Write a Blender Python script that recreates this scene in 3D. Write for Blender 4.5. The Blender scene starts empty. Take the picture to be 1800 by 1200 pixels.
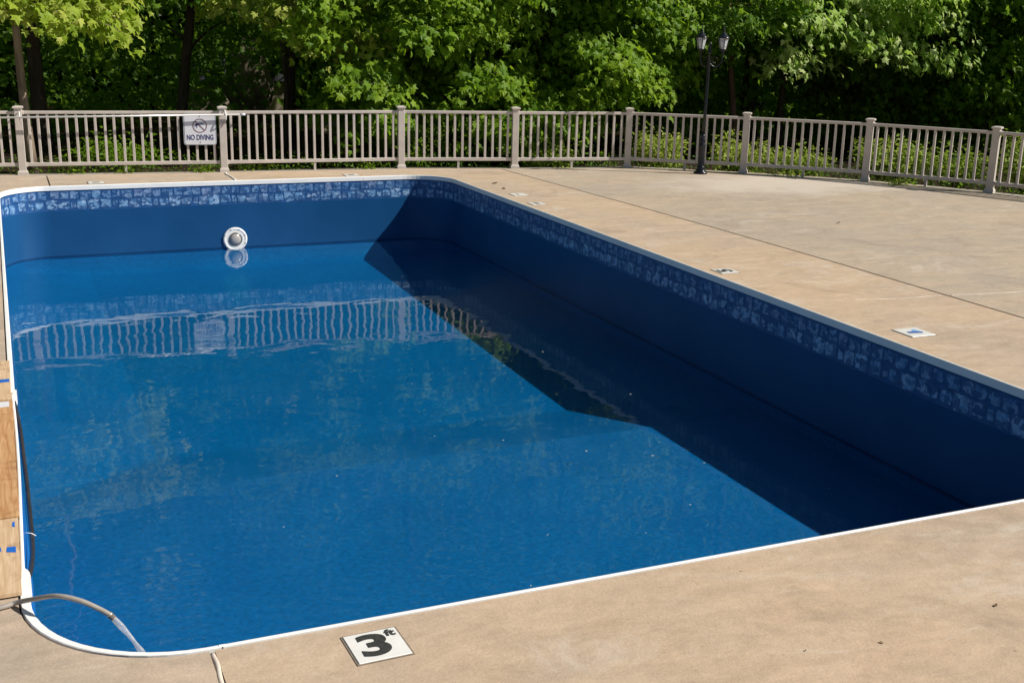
import bpy, bmesh, math, random
import numpy as np
from mathutils import Vector, Matrix

random.seed(7)
RNG = np.random.default_rng(11)
SC = bpy.context.scene
COL = SC.collection
R = math.radians

# ------------------------------------------------------------------ camera
cam_d = bpy.data.cameras.new("camera")
cam = bpy.data.objects.new("camera", cam_d)
COL.objects.link(cam)
cam_d.sensor_width = 36.0
cam_d.lens = 41.25
cam_d.clip_start = 0.05
cam_d.clip_end = 2000.0
c_r = Vector((0.9184428, -0.3948859, 0.0229770))
c_u = Vector((0.0842737, 0.2521005, 0.9640245))
c_w = Vector((0.3864722, 0.8834650, -0.2648184))
cam.matrix_world = Matrix((
    (c_r.x, c_u.x, -c_w.x, 0.0),
    (c_r.y, c_u.y, -c_w.y, 0.0),
    (c_r.z, c_u.z, -c_w.z, 2.23),
    (0, 0, 0, 1)))
SC.camera = cam

# ------------------------------------------------------------------ sky and sun
SUN_EL = 40.0
SUN_AZ = 27.0            # degrees from +X towards -Y
sun_dir = Vector((math.cos(R(SUN_EL)) * math.cos(R(SUN_AZ)),
                  -math.cos(R(SUN_EL)) * math.sin(R(SUN_AZ)),
                  math.sin(R(SUN_EL))))
world = bpy.data.worlds.new("World")
SC.world = world
world.use_nodes = True
wn = world.node_tree.nodes
wl = world.node_tree.links
wn.clear()
w_out = wn.new("ShaderNodeOutputWorld")
w_bg = wn.new("ShaderNodeBackground")
w_sky = wn.new("ShaderNodeTexSky")
w_sky.sky_type = 'NISHITA'
w_sky.sun_disc = False
w_sky.sun_elevation = R(SUN_EL)
w_sky.sun_rotation = R(90 + SUN_AZ)
w_bg.inputs["Strength"].default_value = 0.048
wl.new(w_sky.outputs[0], w_bg.inputs[0])
wl.new(w_bg.outputs[0], w_out.inputs[0])

sun_l = bpy.data.lights.new("sun", 'SUN')
sun_l.energy = 5.0
sun_l.angle = R(0.5)
sun_l.color = (1.0, 0.945, 0.86)
sun = bpy.data.objects.new("sun", sun_l)
COL.objects.link(sun)
sun.location = (20, -12, 25)
sun.rotation_euler = (-sun_dir).to_track_quat('-Z', 'Y').to_euler()

SC.view_settings.view_transform = 'Standard'
SC.view_settings.look = 'None'
SC.view_settings.gamma = 1.0
SC.view_settings.exposure = 0.20
SC.view_settings.use_curve_mapping = False
SC.cycles.max_bounces = 10
SC.cycles.transparent_max_bounces = 16
SC.cycles.use_denoising = True


# ================================================================== helpers
class NT:
    """tiny node-tree builder"""
    def __init__(self, name):
        self.m = bpy.data.materials.new(name)
        self.m.use_nodes = True
        self.t = self.m.node_tree
        self.t.nodes.clear()
        self.out = self.n("ShaderNodeOutputMaterial")

    def n(self, typ, inputs=None, **props):
        nd = self.t.nodes.new(typ)
        for k, v in props.items():
            setattr(nd, k, v)
        if inputs:
            for k, v in inputs.items():
                self.set(nd, k, v)
        return nd

    def set(self, nd, k, v):
        s = nd.inputs[k]
        if isinstance(v, bpy.types.NodeSocket):
            self.t.links.new(v, s)
        else:
            if isinstance(v, tuple) and len(v) == 3 and s.type == 'RGBA':
                v = (*v, 1.0)
            s.default_value = v

    def pos(self):
        return self.n("ShaderNodeNewGeometry").outputs["Position"]

    def objco(self):
        return self.n("ShaderNodeTexCoord").outputs["Object"]

    def mapping(self, vec, scale=(1, 1, 1), loc=(0, 0, 0), rot=(0, 0, 0)):
        return self.n("ShaderNodeMapping", {"Vector": vec, "Scale": scale, "Location": loc, "Rotation": rot}).outputs[0]

    def noise(self, vec, scale, detail=3.0, rough=0.55, dist=0.0):
        return self.n("ShaderNodeTexNoise", {"Vector": vec, "Scale": scale, "Detail": detail,
                                             "Roughness": rough, "Distortion": dist}).outputs[0]

    def ramp(self, fac, stops, interp='LINEAR'):
        nd = self.n("ShaderNodeValToRGB", {"Fac": fac})
        cr = nd.color_ramp
        cr.interpolation = interp
        while len(cr.elements) < len(stops):
            cr.elements.new(0.5)
        for e, (p, c) in zip(cr.elements, stops):
            e.position = p
            if not isinstance(c, tuple):
                c = (c, c, c)
            e.color = (*c, 1.0)
        return nd.outputs[0]

    def mix(self, fac, a, b, typ='MIX'):
        nd = self.n("ShaderNodeMix", data_type='RGBA', blend_type=typ)
        self.set(nd, 0, fac)
        self.set(nd, 6, a if not (isinstance(a, tuple) and len(a) == 3) else (*a, 1.0))
        self.set(nd, 7, b if not (isinstance(b, tuple) and len(b) == 3) else (*b, 1.0))
        return nd.outputs[2]

    def math(self, op, a, b=0.0, c=0.0):
        nd = self.n("ShaderNodeMath", operation=op)
        self.set(nd, 0, a)
        self.set(nd, 1, b)
        self.set(nd, 2, c)
        return nd.outputs[0]

    def bump(self, h, dist=0.01, strength=1.0):
        return self.n("ShaderNodeBump", {"Height": h, "Distance": dist, "Strength": strength}).outputs[0]

    def surf(self, sock):
        self.t.links.new(sock, self.out.inputs["Surface"])
        return self.m

    def principled(self, **kw):
        nd = self.n("ShaderNodeBsdfPrincipled")
        for k, v in kw.items():
            k = {"color": "Base Color", "rough": "Roughness", "metal": "Metallic", "normal": "Normal",
                 "spec": "Specular IOR Level", "trans": "Transmission Weight"}.get(k, k)
            self.set(nd, k, v)
        return self.surf(nd.outputs[0])


def mesh_py(name, verts, faces, smooth=False):
    me = bpy.data.meshes.new(name)
    me.from_pydata([tuple(v) for v in verts], [], faces)
    me.update()
    if smooth:
        me.polygons.foreach_set("use_smooth", [True] * len(me.polygons))
    return me


def mesh_np(name, V, F, attr=None, smooth=False):
    """fast triangle mesh; attr = per-vertex float 'tint'"""
    me = bpy.data.meshes.new(name)
    V = np.asarray(V, np.float32)
    F = np.asarray(F, np.int32)
    me.vertices.add(len(V))
    me.vertices.foreach_set("co", V.ravel())
    n = len(F)
    me.loops.add(n * 3)
    me.loops.foreach_set("vertex_index", F.ravel())
    me.polygons.add(n)
    me.polygons.foreach_set("loop_start", np.arange(0, n * 3, 3, dtype=np.int32))
    me.polygons.foreach_set("use_smooth", np.full(n, smooth, dtype=bool))
    if attr is not None:
        a = me.attributes.new("tint", 'FLOAT', 'POINT')
        a.data.foreach_set("value", np.asarray(attr, np.float32))
    me.update(calc_edges=True)
    return me


def bm_mesh(name, bm, smooth=False):
    me = bpy.data.meshes.new(name)
    bm.normal_update()
    bm.to_mesh(me)
    bm.free()
    if smooth:
        me.polygons.foreach_set("use_smooth", [True] * len(me.polygons))
    return me


def obj(name, me, mat=None, parent=None, loc=(0, 0, 0), rot=(0, 0, 0), scale=(1, 1, 1)):
    """loc is a world position; parents are unrotated Empties or meshes with a plain location"""
    o = bpy.data.objects.new(name, me)
    COL.objects.link(o)
    if mat is not None and me is not None and len(me.materials) == 0:
        me.materials.append(mat)
    o.location = loc
    o.rotation_euler = rot
    o.scale = scale
    if parent is not None:
        o.parent = parent
        o.matrix_parent_inverse = parent_world(parent).inverted()
    return o


def parent_world(p):
    m = Matrix.LocRotScale(p.location, p.rotation_euler, p.scale)
    if p.parent is not None:
        return parent_world(p.parent) @ p.matrix_parent_inverse @ m
    return m


def tag(o, label=None, cat=None, group=None, kind=None):
    if label:
        o["label"] = label
    if cat:
        o["category"] = cat
    if group:
        o["group"] = group
    if kind:
        o["kind"] = kind
    return o


def thing(name, label, cat, loc, group=None):
    o = bpy.data.objects.new(name, None)
    o.empty_display_size = 0.2
    COL.objects.link(o)
    o.location = loc
    return tag(o, label, cat, group)


def box_me(name, sx, sy, sz, z0=0.0, bev=0.0):
    """box centred in x,y; from z0 to z0+sz"""
    bm = bmesh.new()
    bmesh.ops.create_cube(bm, size=1.0)
    for v in bm.verts:
        v.co.x *= sx
        v.co.y *= sy
        v.co.z = z0 + (v.co.z + 0.5) * sz
    if bev > 0:
        bmesh.ops.bevel(bm, geom=list(bm.edges), offset=bev, segments=1, affect='EDGES')
    return bm_mesh(name, bm)


def lathe_me(name, prof, n=20, smooth=True):
    V, F = [], []
    for (r, z) in prof:
        for i in range(n):
            a = 2 * math.pi * i / n
            V.append((r * math.cos(a), r * math.sin(a), z))
    for j in range(len(prof) - 1):
        for i in range(n):
            k = (i + 1) % n
            F.append((j * n + i, j * n + k, (j + 1) * n + k, (j + 1) * n + i))
    F.append(tuple(range(n))[::-1])
    F.append(tuple((len(prof) - 1) * n + i for i in range(n)))
    return mesh_py(name, V, F, smooth)


def tube_arrays(pts, radii, n=10, cap=True):
    pts = [Vector(p) for p in pts]
    V, F = [], []
    up = Vector((0, 0, 1))
    prev = None
    for i, p in enumerate(pts):
        t = (pts[min(i + 1, len(pts) - 1)] - pts[max(i - 1, 0)]).normalized()
        if prev is None:
            a = up if abs(t.z) < 0.9 else Vector((1, 0, 0))
            x = t.cross(a).normalized()
        else:
            x = (prev - t * prev.dot(t)).normalized()
        prev = x
        y = t.cross(x)
        r = radii[i] if hasattr(radii, '__len__') else radii
        for k in range(n):
            a = 2 * math.pi * k / n
            V.append(p + x * (r * math.cos(a)) + y * (r * math.sin(a)))
    for i in range(len(pts) - 1):
        for k in range(n):
            k2 = (k + 1) % n
            F.append((i * n + k, i * n + k2, (i + 1) * n + k2, (i + 1) * n + k))
    if cap:
        F.append(tuple(range(n))[::-1])
        F.append(tuple((len(pts) - 1) * n + k for k in range(n)))
    return V, F


def tube_me(name, pts, radii, n=10):
    V, F = tube_arrays(pts, radii, n)
    return mesh_py(name, V, F, True)


def spline(pts, per=8):
    """Catmull-Rom through pts"""
    P = [Vector(p) for p in pts]
    P = [P[0] * 2 - P[1]] + P + [P[-1] * 2 - P[-2]]
    out = []
    for i in range(1, len(P) - 2):
        for s in range(per):
            t = s / per
            a, b, c, d = P[i - 1], P[i], P[i + 1], P[i + 2]
            out.append(0.5 * ((2 * b) + (c - a) * t + (2 * a - 5 * b + 4 * c - d) * t * t + (3 * b - a - 3 * c + d) * t ** 3))
    out.append(P[-2])
    return out


def poly_slab(name, outline, z0, z1, mat_bev=0.0):
    """extruded polygon, outline counter-clockwise (may be concave)"""
    bm = bmesh.new()
    top = [bm.verts.new((x, y, z1)) for x, y in outline]
    f = bm.faces.new(top)
    if f.normal.z < 0:
        f.normal_flip()
    bot = [bm.verts.new((x, y, z0)) for x, y in outline]
    n = len(outline)
    for i in range(n):
        k = (i + 1) % n
        bm.faces.new((top[k], top[i], bot[i], bot[k]))
    bmesh.ops.recalc_face_normals(bm, faces=bm.faces)
    bmesh.ops.triangulate(bm, faces=[f for f in bm.faces if len(f.verts) > 4])
    return bm_mesh(name, bm)


def text_me(body, size, bold=0.0, extrude=0.0005):
    cu = bpy.data.curves.new("lettering", 'FONT')
    cu.body = body
    cu.size = size
    cu.align_x = 'CENTER'
    cu.align_y = 'CENTER'
    cu.offset = bold
    cu.extrude = extrude
    cu.resolution_u = 6
    t = bpy.data.objects.new("tmp", cu)
    COL.objects.link(t)
    dg = bpy.context.evaluated_depsgraph_get()
    me = bpy.data.meshes.new_from_object(t.evaluated_get(dg))
    bpy.data.objects.remove(t)
    bpy.data.curves.remove(cu)
    return me


# ================================================================== materials
def m_concrete(name, base, grey, warm, rot=0.15, patch=None):
    t = NT(name)
    p = t.pos()
    big = t.noise(p, 0.42, 5, 0.62, 0.6)
    mid = t.noise(t.mapping(p, (1.0, 2.4, 1.0), rot=(0, 0, rot)), 1.5, 6, 0.68, 0.3)
    fine = t.noise(p, 75, 4, 0.72)
    grain = t.noise(p, 16, 5, 0.75)
    streak = t.noise(t.mapping(p, (1.2, 3.2, 1.0), rot=(0, 0, rot + 0.5)), 2.6, 6, 0.7, 0.6)
    c = t.mix(t.ramp(big, [(0.38, 0.0), (0.58, 1.0)]), base, grey)
    c = t.mix(t.ramp(mid, [(0.45, 0.0), (0.68, 0.75)]), c, warm)
    c = t.mix(0.5, c, t.ramp(streak, [(0.28, 0.40), (0.72, 0.62)]), 'OVERLAY')
    c = t.mix(0.38, c, t.ramp(grain, [(0.28, 0.38), (0.72, 0.62)]), 'OVERLAY')
    c = t.mix(0.30, c, t.ramp(fine, [(0.25, 0.30), (0.75, 0.70)]), 'OVERLAY')
    # pale efflorescence blots and drips, dark pinholes, brown stains
    eff = t.noise(t.mapping(p, (1.0, 1.6, 1.0)), 0.9, 7, 0.74, 1.2)
    c = t.mix(t.ramp(eff, [(0.55, 0.0), (0.72, 0.6)]), c, (0.62, 0.555, 0.47))
    drip = t.noise(t.mapping(p, (1.0, 2.6, 1.0), rot=(0, 0, -0.35)), 2.1, 7, 0.74, 1.2)
    c = t.mix(t.ramp(drip, [(0.60, 0.0), (0.70, 0.5)]), c, (0.60, 0.53, 0.44))
    pin = t.n("ShaderNodeTexVoronoi", {"Vector": p, "Scale": 4.2, "Randomness": 1.0}).outputs["Distance"]
    c = t.mix(t.ramp(pin, [(0.018, 0.6), (0.04, 0.0)]), c, (0.14, 0.10, 0.07))
    st = t.noise(p, 1.7, 7, 0.74, 0.9)
    c = t.mix(t.ramp(st, [(0.53, 0.0), (0.72, 0.48)]), c, (0.27, 0.20, 0.14))
    if patch is not None:
        # worn pale patch with ragged edge (centre, radii)
        d = t.n("ShaderNodeVectorMath", {0: t.mapping(p, (1 / patch[2], 1 / patch[3], 0.0),
                                                     loc=(-patch[0] / patch[2], -patch[1] / patch[3], 0))},
                operation='LENGTH').outputs["Value"]
        d = t.math('ADD', d, t.math('MULTIPLY', t.math('SUBTRACT', t.noise(p, 1.2, 7, 0.74), 0.5), 1.6))
        c = t.mix(t.ramp(d, [(0.45, 0.70), (1.02, 0.0)]), c, (0.60, 0.53, 0.455))
    h = t.math('ADD', fine, t.math('MULTIPLY', grain, 1.5))
    return t.principled(color=c, rough=0.88, spec=0.25, normal=t.bump(h, 0.0035, 0.4))


def m_plain(name, color, rough=0.5, metal=0.0, spec=0.5, vary=0.12, scale=8.0, bump=0.0):
    t = NT(name)
    p = t.objco()
    n = t.noise(p, scale, 4, 0.6)
    lo = tuple(max(0, c * (1 - vary)) for c in color)
    hi = tuple(min(1, c * (1 + vary)) for c in color)
    c = t.ramp(n, [(0.3, lo), (0.7, hi)])
    kw = dict(color=c, rough=rough, metal=metal, spec=spec)
    if bump:
        kw["normal"] = t.bump(t.noise(p, scale * 6, 3), bump, 0.5)
    return t.principled(**kw)


def m_liner(name, base, lo, floor=False):
    t = NT(name)
    p = t.pos()
    n1 = t.noise(p, 1.1, 4, 0.6, 0.3)
    n2 = t.noise(p, 26, 4, 0.75)
    c = t.mix(t.ramp(n1, [(0.35, 0.0), (0.65, 1.0)]), lo, base)
    if floor:
        # printed pebble fleck, dust and faint scuffs
        c = t.mix(0.55, c, t.ramp(n2, [(0.3, 0.28), (0.7, 0.72)]), 'OVERLAY')
        v = t.n("ShaderNodeTexVoronoi", {"Vector": p, "Scale": 42.0, "Randomness": 1.0}).outputs["Distance"]
        c = t.mix(t.ramp(v, [(0.06, 0.4), (0.2, 0.0)]), c, (0.008, 0.05, 0.2))
        sc = t.noise(p, 1.9, 7, 0.78, 1.6)
        c = t.mix(t.ramp(sc, [(0.66, 0.0), (0.8, 0.14)]), c, (0.12, 0.26, 0.42))
        dk = t.noise(p, 0.8, 5, 0.65, 0.8)
        c = t.mix(t.ramp(dk, [(0.45, 0.0), (0.7, 0.35)]), c, (0.003, 0.075, 0.24))
    wr = t.noise(t.mapping(p, (1.0, 1.0, 0.3)), 3.0, 3, 0.5)
    return t.principled(color=c, rough=0.32, spec=0.18, normal=t.bump(wr, 0.012, 0.35))


def m_mosaic(name, stops, mott):
    t = NT(name)
    o = t.n("ShaderNodeObjectInfo").outputs["Random"]
    p = t.pos()
    g = t.n("ShaderNodeTexCoord").outputs["Generated"]
    n = t.noise(p, 21, 5, 0.75, 1.4)
    c = t.ramp(o, stops)
    c = t.mix(t.ramp(n, [(0.45, 0.0), (0.70, 0.8)]), c, mott)
    vo = t.n("ShaderNodeTexVoronoi", {"Vector": t.mapping(p, (1.0, 1.0, 1.3)), "Scale": 20.0, "Randomness": 1.0})
    vs = t.n("ShaderNodeSeparateXYZ", {0: vo.outputs["Color"]}).outputs[0]
    c = t.mix(t.ramp(vs, [(0.25, 0.80), (0.60, 0.0)]), c, (0.016, 0.07, 0.21))
    c = t.mix(t.ramp(vs, [(0.78, 0.0), (0.95, 0.45)]), c, mott)
    n2 = t.noise(p, 30, 4, 0.65, 0.8)
    c = t.mix(t.ramp(n2, [(0.54, 0.0), (0.66, 0.7)]), c, (0.012, 0.05, 0.16))
    # the print fades raggedly into dark joints at the edge of each stone
    sx = t.n("ShaderNodeSeparateXYZ", {0: g})
    dx = t.math('ABSOLUTE', t.math('SUBTRACT', sx.outputs[0], 0.5))
    dz = t.math('ABSOLUTE', t.math('SUBTRACT', sx.outputs[2], 0.5))
    d = t.math('ADD', t.math('MAXIMUM', dx, dz), t.math('MULTIPLY', t.math('SUBTRACT', t.noise(p, 17, 4, 0.7), 0.5), 0.55))
    c = t.mix(t.ramp(d, [(0.36, 0.0), (0.46, 0.85)]), c, (0.014, 0.065, 0.20))
    return t.principled(color=c, rough=0.32, spec=0.4)


def m_leaf(name, dark, mid, light, trans, tw=0.42):
    t = NT(name)
    a = t.n("ShaderNodeAttribute", attribute_name="tint").outputs["Fac"]
    c = t.ramp(a, [(0.0, dark), (0.5, mid), (1.0, light)])
    tc = t.mix(0.55, c, trans)
    d = t.n("ShaderNodeBsdfPrincipled", {"Base Color": c, "Roughness": 0.5, "Specular IOR Level": 0.22})
    tr = t.n("ShaderNodeBsdfTranslucent", {"Color": tc})
    mx = t.n("ShaderNodeMixShader", {0: tw, 1: d.outputs[0], 2: tr.outputs[0]})
    return t.surf(mx.outputs[0])


def m_bark(name, a, b):
    t = NT(name)
    p = t.objco()
    n = t.noise(t.mapping(p, (14, 14, 2.2)), 1.0, 5, 0.7)
    n2 = t.noise(p, 1.6, 4, 0.6)
    c = t.mix(t.ramp(n, [(0.35, 0.0), (0.65, 1.0)]), a, b)
    c = t.mix(t.ramp(n2, [(0.5, 0.0), (0.75, 0.5)]), c, tuple(x * 1.5 for x in b))
    return t.principled(color=c, rough=0.9, spec=0.2, normal=t.bump(n, 0.03, 0.9))


def m_water():
    t = NT("pool_water")
    p = t.pos()
    n1 = t.noise(t.mapping(p, (1.0, 1.4, 1.0)), 2.0, 1, 0.4, 0.4)
    n2 = t.noise(t.mapping(p, (1.0, 1.6, 1.0)), 6.5, 2, 0.5, 0.2)
    # ring waves spreading from where the hose water lands
    d = t.n("ShaderNodeVectorMath", {0: t.mapping(p, (1, 1, 0), loc=(-0.52, -4.12, 0))}, operation='LENGTH').outputs["Value"]
    dd = t.math('ADD', d, t.math('MULTIPLY', t.noise(p, 3.0, 2), 0.10))
    ring = t.math('MULTIPLY', t.math('SINE', t.math('MULTIPLY', dd, 52.0)),
                  t.math('POWER', 2.718, t.math('MULTIPLY', d, -1.5)))
    h = t.math('ADD', t.math('MULTIPLY', n1, 0.0040), t.math('MULTIPLY', n2, 0.00042))
    h = t.math('ADD', h, t.math('MULTIPLY', ring, 0.0065))
    nr = t.bump(h, 1.0, 1.0)
    back = t.n("ShaderNodeNewGeometry").outputs["Backfacing"]
    ior = t.math('MULTIPLY_ADD', back, 1 / 1.333 - 1.333, 1.333)
    fr = t.n("ShaderNodeFresnel", {"IOR": ior, "Normal": nr}).outputs[0]
    tr = t.n("ShaderNodeBsdfTransparent", {"Color": (1.0, 1.0, 1.0)})
    gl = t.n("ShaderNodeBsdfGlossy", {"Color": (1, 1, 1), "Roughness": 0.0, "Normal": nr})
    mx = t.n("ShaderNodeMixShader", {0: fr, 1: tr.outputs[0], 2: gl.outputs[0]})
    t.surf(mx.outputs[0])
    ab = t.n("ShaderNodeVolumeAbsorption", {"Color": (0.02, 0.97, 0.965), "Density": 1.1})
    t.t.links.new(ab.outputs[0], t.out.inputs["Volume"])
    return t.m


def m_glass(name, tint=(1, 1, 1), white=0.0):
    t = NT(name)
    fr = t.n("ShaderNodeFresnel", {"IOR": 1.45}).outputs[0]
    tr = t.n("ShaderNodeBsdfTransparent", {"Color": tint})
    gl = t.n("ShaderNodeBsdfGlossy", {"Roughness": 0.05})
    mx = t.n("ShaderNodeMixShader", {0: fr, 1: tr.outputs[0], 2: gl.outputs[0]})
    df = t.n("ShaderNodeBsdfDiffuse", {"Color": (0.8, 0.82, 0.85)})
    nz = t.noise(t.objco(), 24, 3)
    f = t.math('MULTIPLY', nz, 2 * white)
    mx2 = t.n("ShaderNodeMixShader", {0: f, 1: mx.outputs[0], 2: df.outputs[0]})
    return t.surf(mx2.outputs[0])


def m_plywood(name, a, b, rot=0.0):
    t = NT(name)
    p = t.pos()
    g = t.noise(t.mapping(p, (22, 1.6, 5), rot=(0, 0, rot)), 1.6, 5, 0.65, 1.6)
    k = t.noise(p, 7.0, 3, 0.6, 1.0)
    c = t.mix(t.ramp(g, [(0.35, 0.0), (0.68, 1.0)]), a, b)
    c = t.mix(t.ramp(k, [(0.54, 0.0), (0.72, 0.6)]), c, tuple(x * 0.55 for x in a))
    return t.principled(color=c, rough=0.75, spec=0.3, normal=t.bump(g, 0.002, 0.5))


def m_soil():
    t = NT("forest_soil")
    p = t.pos()
    n = t.noise(p, 3.5, 6, 0.7)
    v = t.n("ShaderNodeTexVoronoi", {"Vector": p, "Scale": 14.0}).outputs["Color"]
    c = t.ramp(n, [(0.3, (0.018, 0.013, 0.008)), (0.55, (0.04, 0.028, 0.016)), (0.75, (0.03, 0.04, 0.012))])
    c = t.mix(0.35, c, v, 'SOFT_LIGHT')
    return t.principled(color=c, rough=0.95, spec=0.1, normal=t.bump(n, 0.08, 0.8))


M = {}
M['deck'] = m_concrete("deck_concrete", (0.485, 0.368, 0.264), (0.41, 0.337, 0.265), (0.54, 0.415, 0.305))
M['deck_warm'] = m_concrete("deck_concrete_warm", (0.495, 0.366, 0.252), (0.43, 0.340, 0.255), (0.54, 0.41, 0.292))
M['deck_out'] = m_concrete("deck_concrete_outer", (0.435, 0.350, 0.262), (0.385, 0.325, 0.26), (0.475, 0.37, 0.27), rot=-0.3,
                           patch=(10.6, 14.2, 2.6, 1.25))
M['kerb'] = m_concrete("edging_concrete", (0.36, 0.31, 0.25), (0.30, 0.27, 0.23), (0.40, 0.33, 0.25))
M['caulk'] = m_plain("joint_caulk", (0.68, 0.58, 0.49), 0.7, vary=0.15, bump=0.003)
M['filler'] = m_plain("joint_filler", (0.055, 0.038, 0.025), 0.95, vary=0.4, scale=5, bump=0.004)
M['soil'] = m_soil()
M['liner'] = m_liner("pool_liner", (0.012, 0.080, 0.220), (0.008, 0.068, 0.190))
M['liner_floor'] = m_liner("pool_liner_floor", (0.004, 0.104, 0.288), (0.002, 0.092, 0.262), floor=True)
M['liner_bright'] = m_plain("step_liner", (0.006, 0.15, 0.52), 0.35, vary=0.1, scale=3)
M['mos_lo'] = m_mosaic("mosaic_print_light", [(0.0, (0.03, 0.12, 0.30)), (0.3, (0.07, 0.22, 0.46)), (0.7, (0.13, 0.33, 0.58)), (1.0, (0.18, 0.32, 0.56))],
                       (0.46, 0.62, 0.80))
M['mos_hi'] = m_mosaic("mosaic_print_dark", [(0.0, (0.035, 0.13, 0.33)), (0.45, (0.08, 0.22, 0.44)), (0.7, (0.15, 0.22, 0.40)), (1.0, (0.10, 0.27, 0.50))],
                       (0.30, 0.44, 0.64))
M['dark_band'] = m_liner("waterline_band", (0.007, 0.052, 0.155), (0.004, 0.038, 0.12))  # darker blue band round the wall just at the water level
M['mos_bed'] = m_plain("mosaic_print_bed", (0.018, 0.085, 0.25), 0.34, vary=0.3, scale=20)
M['coping'] = m_plain("coping_white", (0.88, 0.88, 0.86), 0.38, vary=0.05, scale=3)
M['fence'] = m_plain("fence_vinyl", (0.56, 0.503, 0.455), 0.45, vary=0.12, scale=4.0)
M['black'] = m_plain("lamp_black_paint", (0.010, 0.012, 0.018), 0.26, vary=0.3, spec=0.4, bump=0.002)
M['glass'] = m_glass("lantern_glass", (0.92, 0.93, 0.95), 0.55)
M['bulb'] = m_plain("bulb_white", (0.75, 0.74, 0.72), 0.4, vary=0.02)
M['stream'] = m_glass("stream_water", (0.97, 0.98, 1.0), 0.28)
M['sign'] = m_plain("sign_white", (0.74, 0.75, 0.80), 0.35, vary=0.05)
M['sign_rim'] = m_plain("sign_rim", (0.42, 0.45, 0.50), 0.4, vary=0.1)
M['navy'] = m_plain("sign_navy", (0.035, 0.045, 0.17), 0.5, vary=0.1)
M['maroon'] = m_plain("sign_maroon", (0.16, 0.045, 0.07), 0.5, vary=0.1)
M['alu'] = m_plain("pole_aluminium", (0.62, 0.61, 0.60), 0.38, metal=0.35, vary=0.1)
M['tile_w'] = m_plain("marker_tile_white", (0.78, 0.77, 0.74), 0.25, vary=0.05, scale=18)
M['tile_b'] = m_plain("marker_black", (0.045, 0.045, 0.045), 0.4, vary=0.4, scale=60)
M['tile_blue'] = m_plain("marker_blue", (0.02, 0.10, 0.42), 0.35, vary=0.2)
M['tile_sky'] = m_plain("marker_light_blue", (0.22, 0.45, 0.8), 0.35, vary=0.2)
M['grout'] = m_plain("marker_grout", (0.20, 0.16, 0.12), 0.9, vary=0.3, scale=30)
M['hose_grey'] = m_plain("hose_grey", (0.33, 0.30, 0.27), 0.35, vary=0.15, scale=20)
M['hose_black'] = m_plain("hose_black", (0.030, 0.024, 0.022), 0.4, vary=0.3)
M['brass'] = m_plain("hose_fitting", (0.55, 0.50, 0.42), 0.35, metal=0.7, vary=0.15)
M['ply_light'] = m_plywood("plywood_light", (0.52, 0.34, 0.19), (0.70, 0.52, 0.34))
M['ply_orange'] = m_plywood("plywood_orange", (0.40, 0.19, 0.075), (0.62, 0.38, 0.19))
M['tape'] = m_plain("blue_tape", (0.01, 0.13, 0.55), 0.5, vary=0.15)
M['lamp_ring'] = m_plain("light_ring_plastic", (0.86, 0.85, 0.82), 0.35, vary=0.05)
M['lens'] = m_plain("light_lens", (0.40, 0.37, 0.35), 0.12, vary=0.15, spec=0.8)
M['lens_rim'] = m_plain("light_lens_rim", (0.24, 0.22, 0.21), 0.3, metal=0.5)
M['leaf_mid'] = m_leaf("leaf_maple", (0.075, 0.165, 0.010), (0.15, 0.28, 0.014), (0.26, 0.39, 0.025), (0.36, 0.55, 0.02), 0.48)
M['leaf_yel'] = m_leaf("leaf_maple_bright", (0.16, 0.26, 0.018), (0.30, 0.42, 0.035), (0.52, 0.56, 0.12), (0.55, 0.68, 0.06), 0.48)
M['leaf_lime'] = m_leaf("leaf_maple_lime", (0.10, 0.22, 0.020), (0.28, 0.45, 0.06), (0.62, 0.70, 0.30), (0.52, 0.72, 0.09), 0.45)
M['leaf_dark'] = m_leaf("leaf_dark", (0.065, 0.150, 0.014), (0.125, 0.250, 0.020), (0.24, 0.36, 0.040), (0.32, 0.52, 0.03), 0.5)
M['leaf_shrub'] = m_leaf("leaf_shrub", (0.10, 0.19, 0.018), (0.22, 0.33, 0.035), (0.44, 0.48, 0.11), (0.42, 0.56, 0.06), 0.40)
M['dead'] = m_plain("dead_leaf", (0.11, 0.07, 0.035), 0.8, vary=0.4)
M['speck'] = m_plain("pale_leaf_bit", (0.42, 0.43, 0.38), 0.7, vary=0.3)
M['bark_tan'] = m_bark("bark_tan", (0.20, 0.15, 0.11), (0.36, 0.28, 0.21))
M['bark_dark'] = m_bark("bark_dark", (0.035, 0.027, 0.022), (0.075, 0.058, 0.046))
M['bark_red'] = m_bark("bark_red", (0.07, 0.04, 0.028), (0.15, 0.085, 0.06))
M['shed_wall'] = m_plain("shed_wall", (0.40, 0.33, 0.25), 0.8, vary=0.15)
M['shed_roof'] = m_plain("shed_roof", (0.05, 0.055, 0.065), 0.8, vary=0.2, bump=0.01)
M['rock'] = m_plain("boulder_stone", (0.22, 0.18, 0.13), 0.9, vary=0.35, scale=2.0, bump=0.02)

# ================================================================== pool outline
PX0, PX1, PY0, PY1, PR = -0.078, 5.933, 3.909, 16.295, 0.61


def ring(off=0.0, nc=14, step=None):
    """rounded rectangle outline, counter-clockwise from the near-left straight start; off > 0 grows outward"""
    x0, x1, y0, y1, r = PX0 - off, PX1 + off, PY0 - off, PY1 + off, PR + off
    pts = []
    for cx, cy, a0 in ((x1 - r, y0 + r, -90), (x1 - r, y1 - r, 0), (x0 + r, y1 - r, 90), (x0 + r, y0 + r, 180)):
        for i in range(nc + 1):
            a = R(a0 + 90 * i / nc)
            pts.append((cx + r * math.cos(a), cy + r * math.sin(a)))
    return pts


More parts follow.
